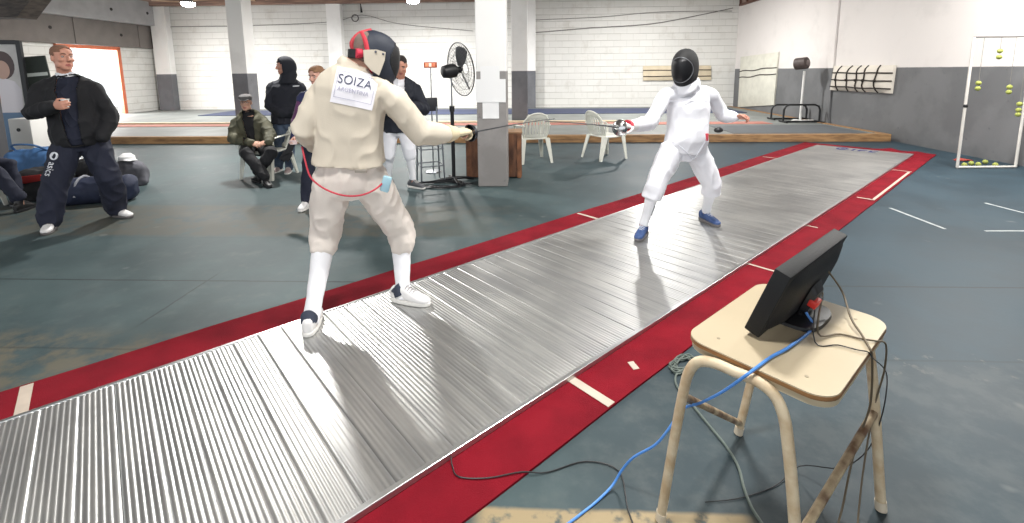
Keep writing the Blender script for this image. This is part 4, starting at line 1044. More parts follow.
        if glasses:
            gm = mat('glasses_frame', (36, 32, 32), .3)
            mb = MB()
            for sx in (-1, 1):
                mb.tube([s.hp(sx * .033 + .024 * math.cos(k * PI / 7), .104, .006 + .019 * math.sin(k * PI / 7)) for k in range(14)], .0022, 6, closed=True)
                mb.tube([s.hp(sx * .057, .103, .010), s.hp(sx * .076, .05, .012), s.hp(sx * .08, -.01, .008)], .002, 6)
            mb.tube([s.hp(-.009, .106, .010), s.hp(.009, .106, .010)], .002, 6)
            mb.build('glasses', gm, s.root)
    def hair(s, m, keep, grow=.010, name='hair', thick=.006):
        """scalp shell; keep(x, y, z) in head units"""
        mb = MB(); secs = []
        Z = [r[0] for r in SKL]
        def prof(z):
            for a, b in zip(SKL, SKL[1:]):
                if a[0] <= z <= b[0]:
                    t = (z - a[0]) / (b[0] - a[0]); return [a[i] + (b[i] - a[i]) * t for i in (1, 2, 3)]
            return SKL[-1][1:]
        vs = []; n = 40; zs = [-.11 + i * .232 / 36 for i in range(37)]; loc = []
        for z in zs:
            hw, hd, yo = prof(min(z, .1219))
            for k in range(n):
                a = 2 * PI * k / n; g = grow + .0025 * noise.noise(V((math.cos(a) * 6, math.sin(a) * 6, z * 60)))
                x, y = math.cos(a) * (hw + g), math.sin(a) * (hd + g) + yo; zz = z + (grow if z > .1 else grow * max(0, (z - .03) / .07))
                loc.append((x, y, zz)); vs.append(s.hp(x, y, zz))
        fs = []
        for j in range(36):
            for k in range(n):
                q = (j * n + k, j * n + (k + 1) % n, (j + 1) * n + (k + 1) % n, (j + 1) * n + k)
                c = [sum(loc[i][d] for i in q) / 4 for d in range(3)]
                if keep(*c): fs.append(q)
        fs.append(tuple(36 * n + k for k in range(n)))
        mb.add(vs, fs); o = mb.build(name, m, s.root)
        bm = bmesh.new(); bm.from_mesh(o.data); bmesh.ops.delete(bm, geom=[v for v in bm.verts if not v.link_faces], context='VERTS'); bm.to_mesh(o.data); bm.free()
        md = o.modifiers.new('t', 'SOLIDIFY'); md.thickness = thick; md.offset = -1
        return o
    def shoe(s, q, upper, sole, length=.285, name='shoe', collar=None, heel=.30, lace=None):
        S = s.S; a = s.J['an' + q]; t = s.J['to' + q]; gz = t.z
        d = V((t.x - a.x, t.y - a.y, 0)).normalized(); lat = V((-d.y, d.x, 0)); L_ = length * S
        h0 = V((a.x, a.y, gz)) - d * L_ * heel
        def at_(u): return h0 + d * L_ * u
        up = V((0, 0, 1))
        secs = [(at_(.0) + up * .055, lat * .020, up * .032), (at_(.05) + up * .058, lat * .032, up * .045), (at_(.2) + up * .064, lat * .036, up * .053), (at_(.38) + up * .060, lat * .036, up * .050), (at_(.55) + up * .048, lat * .041, up * .038), (at_(.75) + up * .038, lat * .046, up * .028), (at_(.92) + up * .032, lat * .038, up * .021), (at_(1.0) + up * .028, lat * .018, up * .013)]
        mb = MB(); mb.loft([(c, x * S, y * S, 2.5) for c, x, y in secs], 20)
        mb.tube([at_(.2) + up * .06, a + up * .015], [.042 * S, .043 * S], 16)
        o = skin_obj(name, mb, upper, s.root, voxel=.006, smooth=3)
        so = MB(); so.loft([(at_(.5) + up * .0005, lat * .046 * S, d * L_ * .51, 2.7), (at_(.5) + up * .018, lat * .048 * S, d * L_ * .52, 2.7), (at_(.5) + up * .026, lat * .044 * S, d * L_ * .50, 2.7)], 30)
        so.build('sole', sole, o)
        if collar: MB().tube([at_(.14) + up * .07, at_(.17) + up * .10, a - d * .012 + up * .035], [.040 * S, .045 * S, .0475 * S], 16).build('collar', collar, o)
        lm = MB()
        for u in (.42, .48, .54, .60):
            c = at_(u) + up * (.108 - (u - .42) * .16) * S
            lm.tube([c - lat * .026 * S - up * .008, c + up * .004, c + lat * .026 * S - up * .008], .0035 * S, 6)
        lm.build('laces', lace or sole, o)
        return o
    def sock(s, q, m, t0=-.05, r=(.062, .061, .05, .047), name='sock'):
        b, c = s.J['kn' + q], s.J['an' + q]
        mb = MB(); mb.tube([b.lerp(c, t0), b.lerp(c, .3), b.lerp(c, .72), c - V((0, 0, .0))], [x * s.S for x in r], 18, smooth=4)
        return skin_obj(name, mb, m, s.root, voxel=.008, smooth=3, wr=.003, wf=18)
def seen(bv, px, py):
    o = V((0, 0, CAMH)); r = ray(px, py).normalized(); h = bv.ray_cast(o, r, 30)
    return (h[0], h[1]) if h[0] is not None else (None, None)
def garment(F, name, mb, m, voxel=.011, smooth=5, wr=.010, wf=5.5, fold=.012, seed=0, stretch=(1, 1, .7)):
    return skin_obj(name, mb, m, F.root, voxel=voxel, smooth=smooth, wr=wr, wf=wf, fold=fold, seed=seed, stretch=stretch)
def split_off(F, o, name, m, pred, push=.012):
    """cut the faces where pred(point) holds out of garment o and make them a part of their own, set a little inward"""
    org = ORG[o.name]; me = o.data
    bm = bmesh.new(); bm.from_mesh(me); bm.faces.ensure_lookup_table()
    sel = [f for f in bm.faces if pred(f.calc_center_median() + org, f.normal)]
    idx = {}; vs = []; fs = []
    for f in sel:
        q = []
        for v in f.verts:
            if v.index not in idx: idx[v.index] = len(vs); vs.append(v.co + org - v.normal * push)
            q.append(idx[v.index])
        fs.append(q)
    bmesh.ops.delete(bm, geom=sel, context='FACES'); bm.to_mesh(me); bm.free()
    md = o.modifiers.new('t', 'SOLIDIFY'); md.thickness = .014; md.offset = -1
    mb = MB(); mb.add(vs, fs)
    n = mb.build(name, m, F.root); return n
def fencing_mask(F, m_shell, m_mesh, m_trim, m_bib, m_pad, m_strap, back=-.02, sc=1.0):
    """wire mask: a rounded shell open at the back, trim bead, bib under the chin, padding and strap"""
    S = F.S; vs = []; loc = []; nz, na = 54, 80
    Z0, ZH = -.218, .3625
    def pos(a, z):
        t = (z + .02) / (.165 if z > -.02 else .20); k = max(0, 1 - abs(t) ** 2.6) ** .5
        x = math.cos(a) * .112 * k; y = math.sin(a); y = (y * (.165 if y > 0 else .115)) * k + .012
        if y > .05: y += .018 * (1 - (x / .112) ** 2) * k * (1 if z < .06 else .4) * min(1, (y - .05) / .05)
        return x * sc, y * sc, z * (.5 + .5 * sc)
    for i in range(nz + 1):
        for j in range(na):
            p = pos(2 * PI * j / na, Z0 + i * ZH / nz); loc.append(p); vs.append(F.hp(*p))
    front, mesh_ = [], []
    AW, ZW, ZC = math.radians(58), .112, -.025
    for i in range(nz):
        for j in range(na):
            q = (i * na + j, i * na + (j + 1) % na, (i + 1) * na + (j + 1) % na, (i + 1) * na + j)
            c = [sum(loc[v][d] for v in q) / 4 for d in range(3)]
            lim = back + .045 * max(0, -(c[2] + .02) / .1) - .02 * max(0, c[2] / .1)
            if c[1] < lim: continue
            a = 2 * PI * (j + .5) / na
            (mesh_ if ((a - PI / 2) / AW) ** 2 + ((c[2] - ZC) / ZW) ** 2 < 1 else front).append(q)
    def part(fs, m, name, th):
        mb = MB(); mb.add(vs, fs); o = mb.build(name, m, F.root, angle=70)
        bm = bmesh.new(); bm.from_mesh(o.data); bmesh.ops.delete(bm, geom=[v for v in bm.verts if not v.link_faces], context='VERTS'); bm.to_mesh(o.data); bm.free()
        md = o.modifiers.new('t', 'SOLIDIFY'); md.thickness = th; md.offset = 0
        return o
    shell = part(front, m_shell, 'mask', .005)
    part(mesh_, m_mesh, 'mask_mesh', .005)
    tr = MB(); pts = []
    for k in range(48):
        a = 2 * PI * k / 48; p = pos(PI / 2 + AW * math.cos(a), ZC + ZW * math.sin(a)); pts.append(F.hp(p[0] * 1.005, p[1] * 1.005, p[2]))
    tr.tube(pts, .0055 * S, 6, closed=True); tr.build('mask_trim', m_trim, shell)
    # bib
    mb = MB(); secs = []
    for z, rx, ry, yo in ((-.135, .092, .105, .022), (-.165, .098, .112, .028), (-.2, .104, .112, .038), (-.235, .10, .10, .05)):
        secs.append([F.hp(math.cos(a) * rx, math.sin(a) * ry + yo, z - .035 * max(0, math.sin(a))) for a in [math.radians(-20 + 220 * k / 26) for k in range(27)]])
    vs2 = [p for r in secs for p in r]; fs2 = [(i * 27 + k, i * 27 + k + 1, (i + 1) * 27 + k + 1, (i + 1) * 27 + k) for i in range(3) for k in range(26)]
    mb.add(vs2, fs2); b = mb.build('bib', m_bib, F.root); md = b.modifiers.new('t', 'SOLIDIFY'); md.thickness = .012; md.offset = 0
    # padding just inside the rim and strap behind the head
    pd = MB(); pts = []
    for k in range(29):
        a = math.radians(-62 + 304 * k / 28); z = -.01 + .125 * math.sin(a); x = .094 * math.cos(a)
        pts.append(F.hp(x * sc, back + .012 + .045 * max(0, -(z + .02) / .1) - .02 * max(0, z / .1), z))
    pd.tube(pts, .014 * S, 10, smooth=2); pd.build('padding', m_pad, shell)
    return shell
M_jackc = mat('fencing_jacket_cream', (200, 190, 174), .85, var=.05, vscale=3, bump=.12, bscale=160)
M_white = mat('fencing_white', (222, 222, 228), .8, var=.04, vscale=4, bump=.12, bscale=160)
M_whiteb = mat('fencing_breeches_offwhite', (212, 203, 195), .85, var=.05, vscale=4, bump=.12, bscale=160)
M_sock = mat('sock_white', (222, 222, 226), .8, bump=.15, bscale=120)
M_shoew = mat('shoe_white', (214, 212, 212), .5, var=.06, vscale=20); M_sole = mat('sole_white', (206, 204, 200), .6); M_soleg = mat('sole_grey', (96, 92, 92), .7)
M_navy = mat('cloth_navy', (28, 32, 50), .85, var=.15, vscale=5, bump=.1, bscale=120); M_black = mat('cloth_black', (26, 26, 30), .85, var=.2, vscale=5, bump=.1, bscale=120)
M_maskn = mat('mask_navy', (20, 28, 44), .62, bump=.2, bscale=160); M_mesh = mat('mask_wire_mesh', (22, 22, 25), .45, .4, bump=.15, bscale=200)
M_maskk = mat('mask_black', (20, 20, 22), .75, bump=.15, bscale=160)
M_shine = mat('bell_steel', (196, 196, 198), .2, 1.0)
def J_(d): return {k: (at(*v) if isinstance(v, tuple) else v) for k, v in d.items()}
# ============ 1. fencer with his back to us
j = J_(dict(neck=(350, 66, 2.9), head=(370, 54, 2.95), shL=(325, 92, 2.92), shR=(393, 99, 2.95), elL=(304, 128, 2.85), wrL=(318, 146, 3.1), elR=(421, 134, 3.02), wrR=(453, 133.5, 3.18),
            hipL=(333, 176, 2.93), hipR=(366, 176, 2.97), knL=(325, 236, 3.02), knR=(401, 231, 3.18), anL=(310.5, 324, 2.69), anR=(403, 299, 3.04)))
j['toL'] = j['anL'] + V((-.05, .26, 0)); j['toL'].z = PZ + .005
TR_ = fl(433, 306, PZ + .005); j['toR'] = TR_
F1 = Fig(1.03, j, (-.1, 1, 0), (.83, .55, -.10))
hd1 = (at(470, 130, 3.28) - j['wrR']).normalized()
SK1 = skinmat('fair', (206, 160, 138), (176, 110, 100))
F1.body('person', 'fencer in cream jacket lettered SOIZA with his back to us and sword arm stretched right', SK1, None,
        {'L': ((V((.5, .8, 0)), V((.4, 0, -1))), dict(curl=.5)), 'R': ((hd1, V((0, .2, -1))), dict(curl=1.05, thumb_curl=.5))}, V((j['hipL'].x, j['hipL'].y, PZ)))
mb = MB(); F1.torso(mb, infl=.03, t0=.32, wide=.01)
mb.loft([F1.tor(.125, .212, .156, -.004), F1.tor(.14, .212, .155, -.002), F1.tor(.2, .206, .15, 0), F1.tor(.34, .196, .142, 0), F1.tor(.55, .19, .142, 0), F1.tor(.72, .19, .142, 0)], 26, ex=2.6)
F1.arm(mb, 'L', [.086, .086, .08, .08, .076, .066, .056]); F1.arm(mb, 'R', [.084, .084, .078, .080, .074, .062, .05], t_end=.93)
mb.tube([F1.tor(.97, 1, 1)[0], j['neck'].lerp(j['head'], .2)], [.09, .082], 18)
jk1 = garment(F1, 'jacket', mb, M_jackc, seed=1, fold=.010, wr=.010, wf=6, smooth=3)
bv = bvh_of(jk1)
# name patch on the back
pc_, _ = seen(bv, 355, 88); pl_, _ = seen(bv, 338, 85); pr__, _ = seen(bv, 373, 93); ex_ = (pr__ - pl_).normalized(); pt_, _ = seen(bv, 356, 72); pb_, _ = seen(bv, 354, 104)
ey_ = (pt_ - pb_); ey_ = (ey_ - ex_ * ey_.dot(ex_)).normalized(); ex_ = ex_ * .85
M_patch = mat('patch_white', (226, 224, 230), .7); M_ink = mat('patch_ink', (64, 68, 92), .7); M_ink2 = mat('patch_ink_pale', (168, 166, 186), .7)
vs, fs = grid(.285, .215, 24, 18)
p_ = decal('name_patch', vs, fs, M_patch, F1.root, pc_, ex_, ey_, bv, .004)
p_['label'] = 'white name patch lettered SOIZA'
fr_ = []; ff = []
for (x0, x1, y0, y1) in ((-.128, .128, .082, .085), (-.128, .128, -.075, -.072), (-.128, -.125, -.075, .085), (.125, .128, -.075, .085)):
    nx, ny = (20, 1) if x1 - x0 > .1 else (1, 14); g, gf = grid(x1 - x0, y1 - y0, nx, ny); o_ = len(fr_)
    fr_ += [(a + (x0 + x1) / 2, b + (y0 + y1) / 2) for a, b, c in g]; ff += [tuple(i + o_ for i in f) for f in gf]
decal('patch_border', fr_, ff, M_ink2, p_, pc_, ex_, ey_, bv, .008)
tv, tf = text_mesh('SOIZA', .078, 1.05); decal('patch_lettering', [(v.x - .008, v.y + .036) for v in tv], tf, M_ink, p_, pc_, ex_, ey_, bv, .009)
tv, tf = text_mesh('ARGENTINA', .036, 1.05); decal('patch_lettering', [(v.x - .008, v.y - .022) for v in tv], tf, M_ink2, p_, pc_, ex_, ey_, bv, .009)
mb = MB(); F1.torso(mb, infl=.012, t0=-.18, t1=.32, sh=False)
for q in 'LR':
    F1.leg(mb, q, [.118, .115, .1, .092, .094, .088, .07], t_end=(.17 if q == 'L' else .28))
    k_, a_ = j['kn' + q], j['an' + q]; z_ = .12 if q == 'L' else .23; mb.tube([k_.lerp(a_, z_), k_.lerp(a_, z_ + .1)], [.088, .078], 18)
br1 = garment(F1, 'breeches', mb, M_whiteb, seed=4, fold=.014, wr=.012, wf=7)
for q in 'LR': F1.sock(q, M_sock, t0=.1, r=(.066, .064, .049, .048))
F1.shoe('L', M_shoew, M_sole, collar=mat('collar_navy', (44, 50, 66), .8)); F1.shoe('R', M_shoew, M_sole, collar=mat('collar_navy', (44, 50, 66), .8), lace=mat('lace_grey', (150, 148, 150), .7))
# glove over the sword hand
mb = MB(); F1.hand(mb, 'R', hd1, V((0, .2, -1)), curl=1.05, thumb_curl=.5, size=1.32)
mb.tube([j['elR'].lerp(j['wrR'], .8), j['elR'].lerp(j['wrR'], .92), j['wrR'] + hd1 * .03], [.064, .058, .045], 16)
garment(F1, 'glove', mb, mat('glove_cream', (204, 190, 160), .8, var=.1, vscale=12), voxel=.006, smooth=3, wr=.003, fold=.003)
mk1 = fencing_mask(F1, M_maskn, M_mesh, M_maskk, M_jackc, mat('mask_padding_red', (176, 44, 58), .8), M_black, back=-.05, sc=.93)
# cream side flap with studs, strap, red band over grey hair
fl_ = MB()
vs = [F1.hp(*p) for p in ((.094, -.07, .012), (.110, .0, .022), (.116, .052, .012), (.114, .05, -.035), (.102, .025, -.125), (.096, -.02, -.10), (.093, -.06, -.06))]
fl_.prism(vs, F1.hr * .012); fo = fl_.build('side_flap', M_jackc, mk1)
sd = MB()
for p in ((.122, -.005, .008), (.127, .038, 0)): MB().ell(F1.hp(*p), (.007, .007, .007)).build('snap_stud', mat('stud_dark', (70, 72, 84), .4, .5), fo)
F1.hair(mat('hair_grey', (112, 96, 88), .85, var=.2, vscale=40), lambda x, y, z: z > -.05 and (y < .04 or z > .08), grow=.008)
st = MB(); st.loft([(F1.hp(0, -.004, z), F1.hr * .090 * F1.S, F1.hf * .124 * F1.S) for z in (-.035, -.028, .008, .015)], 32); st.build('strap', M_black, mk1)
sp = MB(); 
sp.loft([(F1.hp(.035, -.062, -.008), F1.hr * .05, F1.hu * .030, 3), (F1.hp(.05, -.1, -.008), F1.hr * .046, F1.hu * .028, 3)], 16); sp.build('strap_pad', mat('strap_pad_red', (198, 44, 70), .7), mk1)
tg = MB(); tg.tube([F1.hp(.01, -.10, .0), F1.hp(.01, -.112, .05), F1.hp(.01, -.07, .105), F1.hp(0, .0, .138)], [.010, .014, .018, .016], 10, smooth=3); tg.build('spring_tongue', mat('tongue_red', (170, 52, 60), .7), mk1)
# red body cord looping below the jacket and the clear plug at the hip
M_cord = mat('body_cord_red', (176, 36, 56), .5)
pts = [at(302, 147, 2.84), at(305, 160, 2.80), at(310, 176, 2.76), at(320, 186, 2.74), at(334, 193, 2.735), at(348, 196, 2.735), at(362, 195, 2.745), at(374, 190, 2.77), at(384, 182, 2.82)]
MB().tube(pts, .0055, 8, smooth=6).build('body_cord', M_cord, F1.root)['label'] = 'red body cord looping behind the hips'
MB().box(at(386, 184, 2.82), (.055, .03, .10), rot=Matrix.Rotation(.3, 3, 'Y'), bev=.01).build('cord_plug', mat('plug_pale_blue', (150, 186, 200), .25), F1.root)
MB().box(at(361, 171, 2.752), (.075, .012, .02), bev=.004).build('buckle', mat('buckle_grey', (150, 142, 132), .4, .5), F1.root)
# his sword
def sword(label, hand_pt, d, bell_m, blade_len=.9, bell_r=.062, inner=None, down=V((0, 0, -1))):
    d = V(d).normalized(); t = thing('epee_sword', label, 'sword', hand_pt)
    e1 = d.orthogonal().normalized(); e2 = d.cross(e1)
    MB().tube([hand_pt - d * .085, hand_pt - d * .04, hand_pt + d * .045], [.012, .0145, .011], 12, rnd=True).build('grip', M_blk, t)
    MB().tube([hand_pt - d * .10, hand_pt - d * .085], [.012, .015], 12, rnd=True).build('pommel', M_shine, t)
    b = MB(); secs = []
    for u, r in ((.0, 1.0), (.018, .98), (.034, .86), (.046, .62), (.052, .3)): secs.append((hand_pt + d * (.045 + u), e1 * bell_r * r, e2 * bell_r * r))
    for u, r in ((.049, .3), (.043, .58), (.031, .82), (.016, .94), (.0, .96)): secs.append((hand_pt + d * (.045 + u), e1 * bell_r * r, e2 * bell_r * r))
    b.loft(secs, 28, cap=False)
    n_ = 28; m_ = len(secs); b.f += [[k, (k + 1) % n_, (m_ - 1) * n_ + (k + 1) % n_, (m_ - 1) * n_ + k] for k in range(n_)]; b.mi += [0] * n_
    b.build('bell_guard', bell_m, t)
    bl = MB(); L_ = blade_len; pts = [hand_pt + d * (.05 + L_ * k / 10) + V((0, 0, -.03)) * (k / 10) ** 2 for k in range(11)]
    bl.tube(pts, [.006 - .0038 * k / 10 for k in range(11)], 6); bl.build('blade', mat('blade_steel', (120, 122, 126), .3, .9), t)
    MB().tube([pts[-1] - d * .012, pts[-1] + d * .006], .004, 8).build('tip', M_shine, t)
    return t
g1 = F1.grip('R', .095, .022)
d1 = (at(560, 114, 3.95) - g1)
sword('sword with dark round guard held by the fencer in the cream jacket', g1, d1, mat('bell_dark', (34, 36, 42), .35, .6))
# ============ 2. fencer facing us
j = J_(dict(neck=(689, 87, 4.45), head=(686, 64.5, 4.38), shR=(665, 96, 4.33), shL=(712, 96, 4.52), elR=(650, 123, 4.15), wrR=(631, 126, 3.98), elL=(723, 116, 4.62), wrL=(735, 117, 4.46),
            hipR=(672, 149, 4.38), hipL=(696, 150, 4.46), knR=(655, 187, 4.28), knL=(712, 184, 4.50), anR=(643.5, 225, 4.30), anL=(706, 211.5, 4.70)))
j['toR'] = fl(635, 244, PZ + .005); j['toL'] = fl(719, 227, PZ + .005)
F2 = Fig(1.0, j, (.3, -.95, 0), (-.60, -.78, -.16))
hd2 = (at(616, 125, 3.84) - j['wrR']).normalized()
F2.body('person', 'fencer in white suit and black mask facing us on the metal strip', skinmat('tan', (198, 138, 118), (170, 100, 92)), None,
        {'R': ((hd2, V((.3, .4, -.9))), dict(curl=1.05, thumb_curl=.5)), 'L': ((V((.85, -.5, .05)), V((-.2, -.5, -.8))), dict(curl=.85, thumb_curl=.4))}, V((j['hipR'].x, j['hipR'].y, PZ)))
mb = MB(); F2.torso(mb, infl=.03, t0=-.05, belly=.03, wide=.012)
mb.loft([F2.tor(.2, .192, .15, .014), F2.tor(.4, .19, .152, .016), F2.tor(.6, .19, .15, .014), F2.tor(.76, .186, .14, .01)], 24, ex=2.4)
F2.arm(mb, 'L', [.066, .07, .068, .07, .068, .06, .05], t_end=.92); F2.arm(mb, 'R', [.066, .07, .068, .072, .066, .056, .046], t_end=.98)
mb.tube([F2.tor(.96, 1, 1)[0], j['neck'].lerp(j['head'], .42)], [.088, .08], 18)
mb.loft([F2.tor(-.06, .19, .142, 0), F2.tor(.1, .188, .142, .01), F2.tor(.25, .178, .14, .012)], 24, ex=2.3)
jk2 = garment(F2, 'jacket', mb, M_white, seed=11, fold=.008, wr=.010, wf=5)
mb = MB(); mb.tube([F2.tor(.99, 1, 1)[0] + V((0, -.02, 0)), j['neck'].lerp(j['head'], .30) + V((0, -.03, 0))], [.10, .092], 22); garment(F2, 'collar', mb, M_white, voxel=.009, wr=.006, fold=.01, wf=9, seed=2)
# crossed front seams of the jacket
bv2 = bvh_of(jk2); tr = MB()
def onto(p, dr=V((-.1, 1, 0)), off=.004):
    h = bv2.ray_cast(p - dr.normalized() * .6, dr.normalized(), 1.2); return (h[0] if h[0] is not None else p) - dr.normalized() * off
tr.tube([onto(at(x, y, 4.3)) for x, y in ((672, 142), (678, 146), (684, 152), (690, 157), (693, 159), (696, 154), (700, 147), (706, 139))], .004, 6, smooth=3); tr.build('crotch_seam', mat('seam_grey', (190, 190, 198), .8), F2.root)
tr = MB(); tr.tube([onto(at(x, y, 4.3)) for x, y in ((667, 101), (690, 101), (709, 102))], .003, 6, smooth=4); tr.build('chest_seam', mat('seam_grey', (190, 190, 198), .8), F2.root)
mb = MB(); F2.torso(mb, infl=.008, t0=-.18, t1=.32, sh=False)
for q in 'LR':
    F2.leg(mb, q, [.115, .112, .098, .092, .092, .086, .07], t_end=.24)
    k_, a_ = j['kn' + q], j['an' + q]; mb.tube([k_.lerp(a_, .12), k_.lerp(a_, .29)], [.088, .094], 18)
garment(F2, 'breeches', mb, M_white, seed=14, fold=.012, wr=.010)
mb = MB(); c_ = onto(at(706, 137, 4.3)); MB().box(c_ + V((0, .004, 0)), (.035, .012, .07), rot=.3, bev=.004).build('hip_badge', mat('badge_red', (196, 70, 84), .6), F2.root)['label'] = 'red and white badge at the hip'
MB().ell(at(718.5, 130, 4.55), (.045, .035, .028)).build('hip_connector', M_blk, F2.root)
for q in 'LR':
    F2.sock(q, M_sock, t0=.1, r=(.060, .058, .045, .043))
M_shoeb = mat('shoe_blue', (44, 72, 122), .55, var=.25, vscale=30)
for q in 'LR': F2.shoe(q, M_shoeb, M_soleg, lace=mat('lace_white', (206, 208, 214), .7))
st_ = MB(); k_, a_ = j['knR'], j['anR']; st_.tube([k_.lerp(a_, .45) + V((.035, -.045, 0)), k_.lerp(a_, .72) + V((.034, -.035, 0))], [.008, .008], 8); st_.build('sock_stripe', mat('sock_stripe_grey', (150, 154, 156), .7), F2.root)
mb = MB(); F2.hand(mb, 'R', hd2, V((.3, .4, -.9)), curl=1.05, thumb_curl=.5, size=1.15); mb.tube([j['elR'].lerp(j['wrR'], .82), j['wrR'] + hd2 * .02], [.054, .042], 16)
garment(F2, 'glove', mb, mat('glove_white', (216, 214, 214), .8), voxel=.006, smooth=3, wr=.003, fold=.003)
mb = MB(); mb.tube([j['wrR'] + hd2 * .028, j['wrR'] + hd2 * .062], [.05, .05], 18); mb.build('glove_band', mat('band_red', (186, 44, 62), .6), F2.root)['label'] = 'red band on the glove'
fencing_mask(F2, M_maskk, M_mesh, mat('mask_trim_grey', (92, 94, 98), .5), M_white, M_black, M_black, back=-.03)
MB().loft([(F2.hp(0, -.02, z), F2.hr * .098 * F2.S * k, F2.hf * .105 * F2.S * k) for z, k in ((-.09, .82), (-.05, .95), (.03, 1), (.08, .9), (.12, .6), (.14, .2))], 26).build('mask_back', M_maskk, F2.root)
g2 = F2.grip('R', .10, .024); d2 = (at(548, 117.5, 3.32) - g2)
sword('sword with shiny silver bell guard held by the fencer facing us', g2 + V((0, 0, 0)), d2, M_shine, bell_r=.07)
# ============ 3. standing man in a dark coat
j = J_(dict(neck=(66, 77, 4.95), head=(62, 58, 4.9), shR=(43, 89, 4.88), shL=(93, 89, 5.02), elR=(31, 113, 4.72), wrR=(54, 106.5, 4.58), elL=(110, 116, 5.08), wrL=(103, 136, 4.93),
            hipR=(70, 139, 4.93), hipL=(93, 139, 5.05), knR=(55, 182, 4.80), knL=(109, 178, 5.0), anR=(50, 221, 4.74), anL=(117, 208, 5.18)))
j['toR'] = fl(45, 235, .004); j['toL'] = fl(130, 217.5, .004)
F3 = Fig(1.06, j, (.5, -.86, 0), (.93, -.36, .02))
SK3 = skinmat('ruddy', (204, 146, 124), (170, 98, 90))
F3.body('person', 'standing man in open dark coat and navy trousers holding a small cup, at the left', SK3, None,
        {'R': ((V((.92, -.1, .12)), V((-.1, .8, .1))), dict(curl=.8, thumb_curl=.6)), 'L': ((V((-.7, .35, -.5)), V((-.3, .8, 0))), dict(curl=.5, size=.8))}, V((-4.6, 4.95, 0)))
F3.eyes(brow=(110, 84, 70))
F3.hair(mat('hair_short_brown', (134, 98, 80), .9, var=.2, vscale=50), lambda x, y, z: (z > .055 and y < .075) or (z > -.01 and y < .03 and abs(x) > .0) and not (y > -.01 and z < .02), grow=.004, thick=.003)
mb = MB(); F3.torso(mb, infl=.04, t0=-.1, belly=.03, wide=.015)
F3.arm(mb, 'R', [.08, .078, .072, .074, .07, .062, .054], t_end=.96); F3.arm(mb, 'L', [.08, .078, .072, .074, .07, .066, .062])
mb.loft([F3.tor(-.07, .20, .16, .005), F3.tor(-.03, .203, .162, .01), F3.tor(.1, .205, .16, .015), F3.tor(.3, .2, .155, .015)], 26, ex=2.4)
mb.tube([F3.tor(.95, 1, 1)[0], F3.tor(1.04, 1, 1)[0]], [.12, .105], 20)
ct = garment(F3, 'coat', mb, M_black, seed=21, fold=.018, wr=.012)
ax3 = (j['neck'] - F3.pel).normalized(); sd3 = F3.side_s
def pred(p, n):
    r_ = p - F3.pel; t = r_.dot(ax3) / (j['neck'] - F3.pel).length; u = (r_ - ax3 * r_.dot(ax3)).dot(sd3); f = r_.dot(F3.fwd)
    return n.dot(F3.fwd) > .2 and -.12 < t < 1.08 and -.045 - .06 * max(0, t) < u + .03 < .06 + .02 * t and min((p - j['elR']).length, (p - j['wrR']).length) > .12
split_off(F3, ct, 'sweater', M_navy, pred, .022)
mb = MB(); mb.tube([F3.tor(.99, 1, 1)[0], F3.tor(1.10, 1, 1)[0]], [.084, .076], 20); mb.build('shirt_collar', mat('shirt_white', (218, 220, 224), .7), F3.root)
mb = MB(); F3.torso(mb, infl=.02, t0=-.18, t1=.15, sh=False)
for q in 'LR': F3.leg(mb, q, [.125, .122, .112, .104, .104, .102, .098], t_end=.98)
tr3 = garment(F3, 'trousers', mb, M_navy, seed=24, fold=.02, wr=.012)
bt_ = bvh_of(tr3)
k_, h_ = j['knR'], j['hipR']; lc = seen(bt_, 51, 164)[0] or seen(bt_, 55, 164)[0]; exl = (k_ - h_).normalized(); vw = (lc - V((0, 0, CAMH))).normalized(); eyl = (-vw).cross(exl) ; eyl.normalize()
M_lw = mat('logo_white', (222, 224, 230), .6)
ring = []; rf = []
for k in range(24):
    a = 2 * PI * k / 24
    for r_ in (1, .68): ring.append((-.085 + .042 * r_ * math.cos(a), .032 * r_ * math.sin(a) + (.006 if r_ < 1 else 0)))
rf = [(2 * k, 2 * ((k + 1) % 24), 2 * ((k + 1) % 24) + 1, 2 * k + 1) for k in range(24)]
lo_ = decal('leg_logo', ring, rf, M_lw, tr3, lc, exl, eyl, bt_, .004)
sw = [(-.085 + .038 * math.cos(a) * (1 - a / 14), .022 * math.sin(a) * (1 - a / 14)) for a in [k * .35 for k in range(15)]]; sv = []; sf = []
for k, (x, y) in enumerate(sw): sv += [(x, y - .005), (x, y + .005)]
sf = [(2 * k, 2 * k + 2, 2 * k + 3, 2 * k + 1) for k in range(14)]
decal('logo_swirl', sv, sf, M_lw, lo_, lc, exl, eyl, bt_, .005)
tv, tf = text_mesh('asics', .08, 1.0); decal('logo_lettering', [(v.x + .055, v.y + .005) for v in tv], tf, M_lw, lo_, lc, exl, eyl, bt_, .005)
for q in 'LR': F3.shoe(q, M_shoew, M_soleg)
w_, d_, p_, l_ = F3.hands['R']; cc = w_ + d_ * .09 + p_ * .035 + V((0, 0, .01)); t = thing('paper_cup', 'small white cup in the hand of the man in the dark coat', 'cup', cc - V((0, 0, .035)))
MB().tube([cc + V((0, 0, -.035)), cc + V((0, 0, .04))], [.024, .032], 18).build('cup_wall', mat('cup_white', (226, 224, 220), .5), t)
MB().tube([cc + V((0, 0, .038)), cc + V((0, 0, .044))], [.0335, .0335], 18).build('rim', mat('cup_white', (226, 224, 220), .5), t)
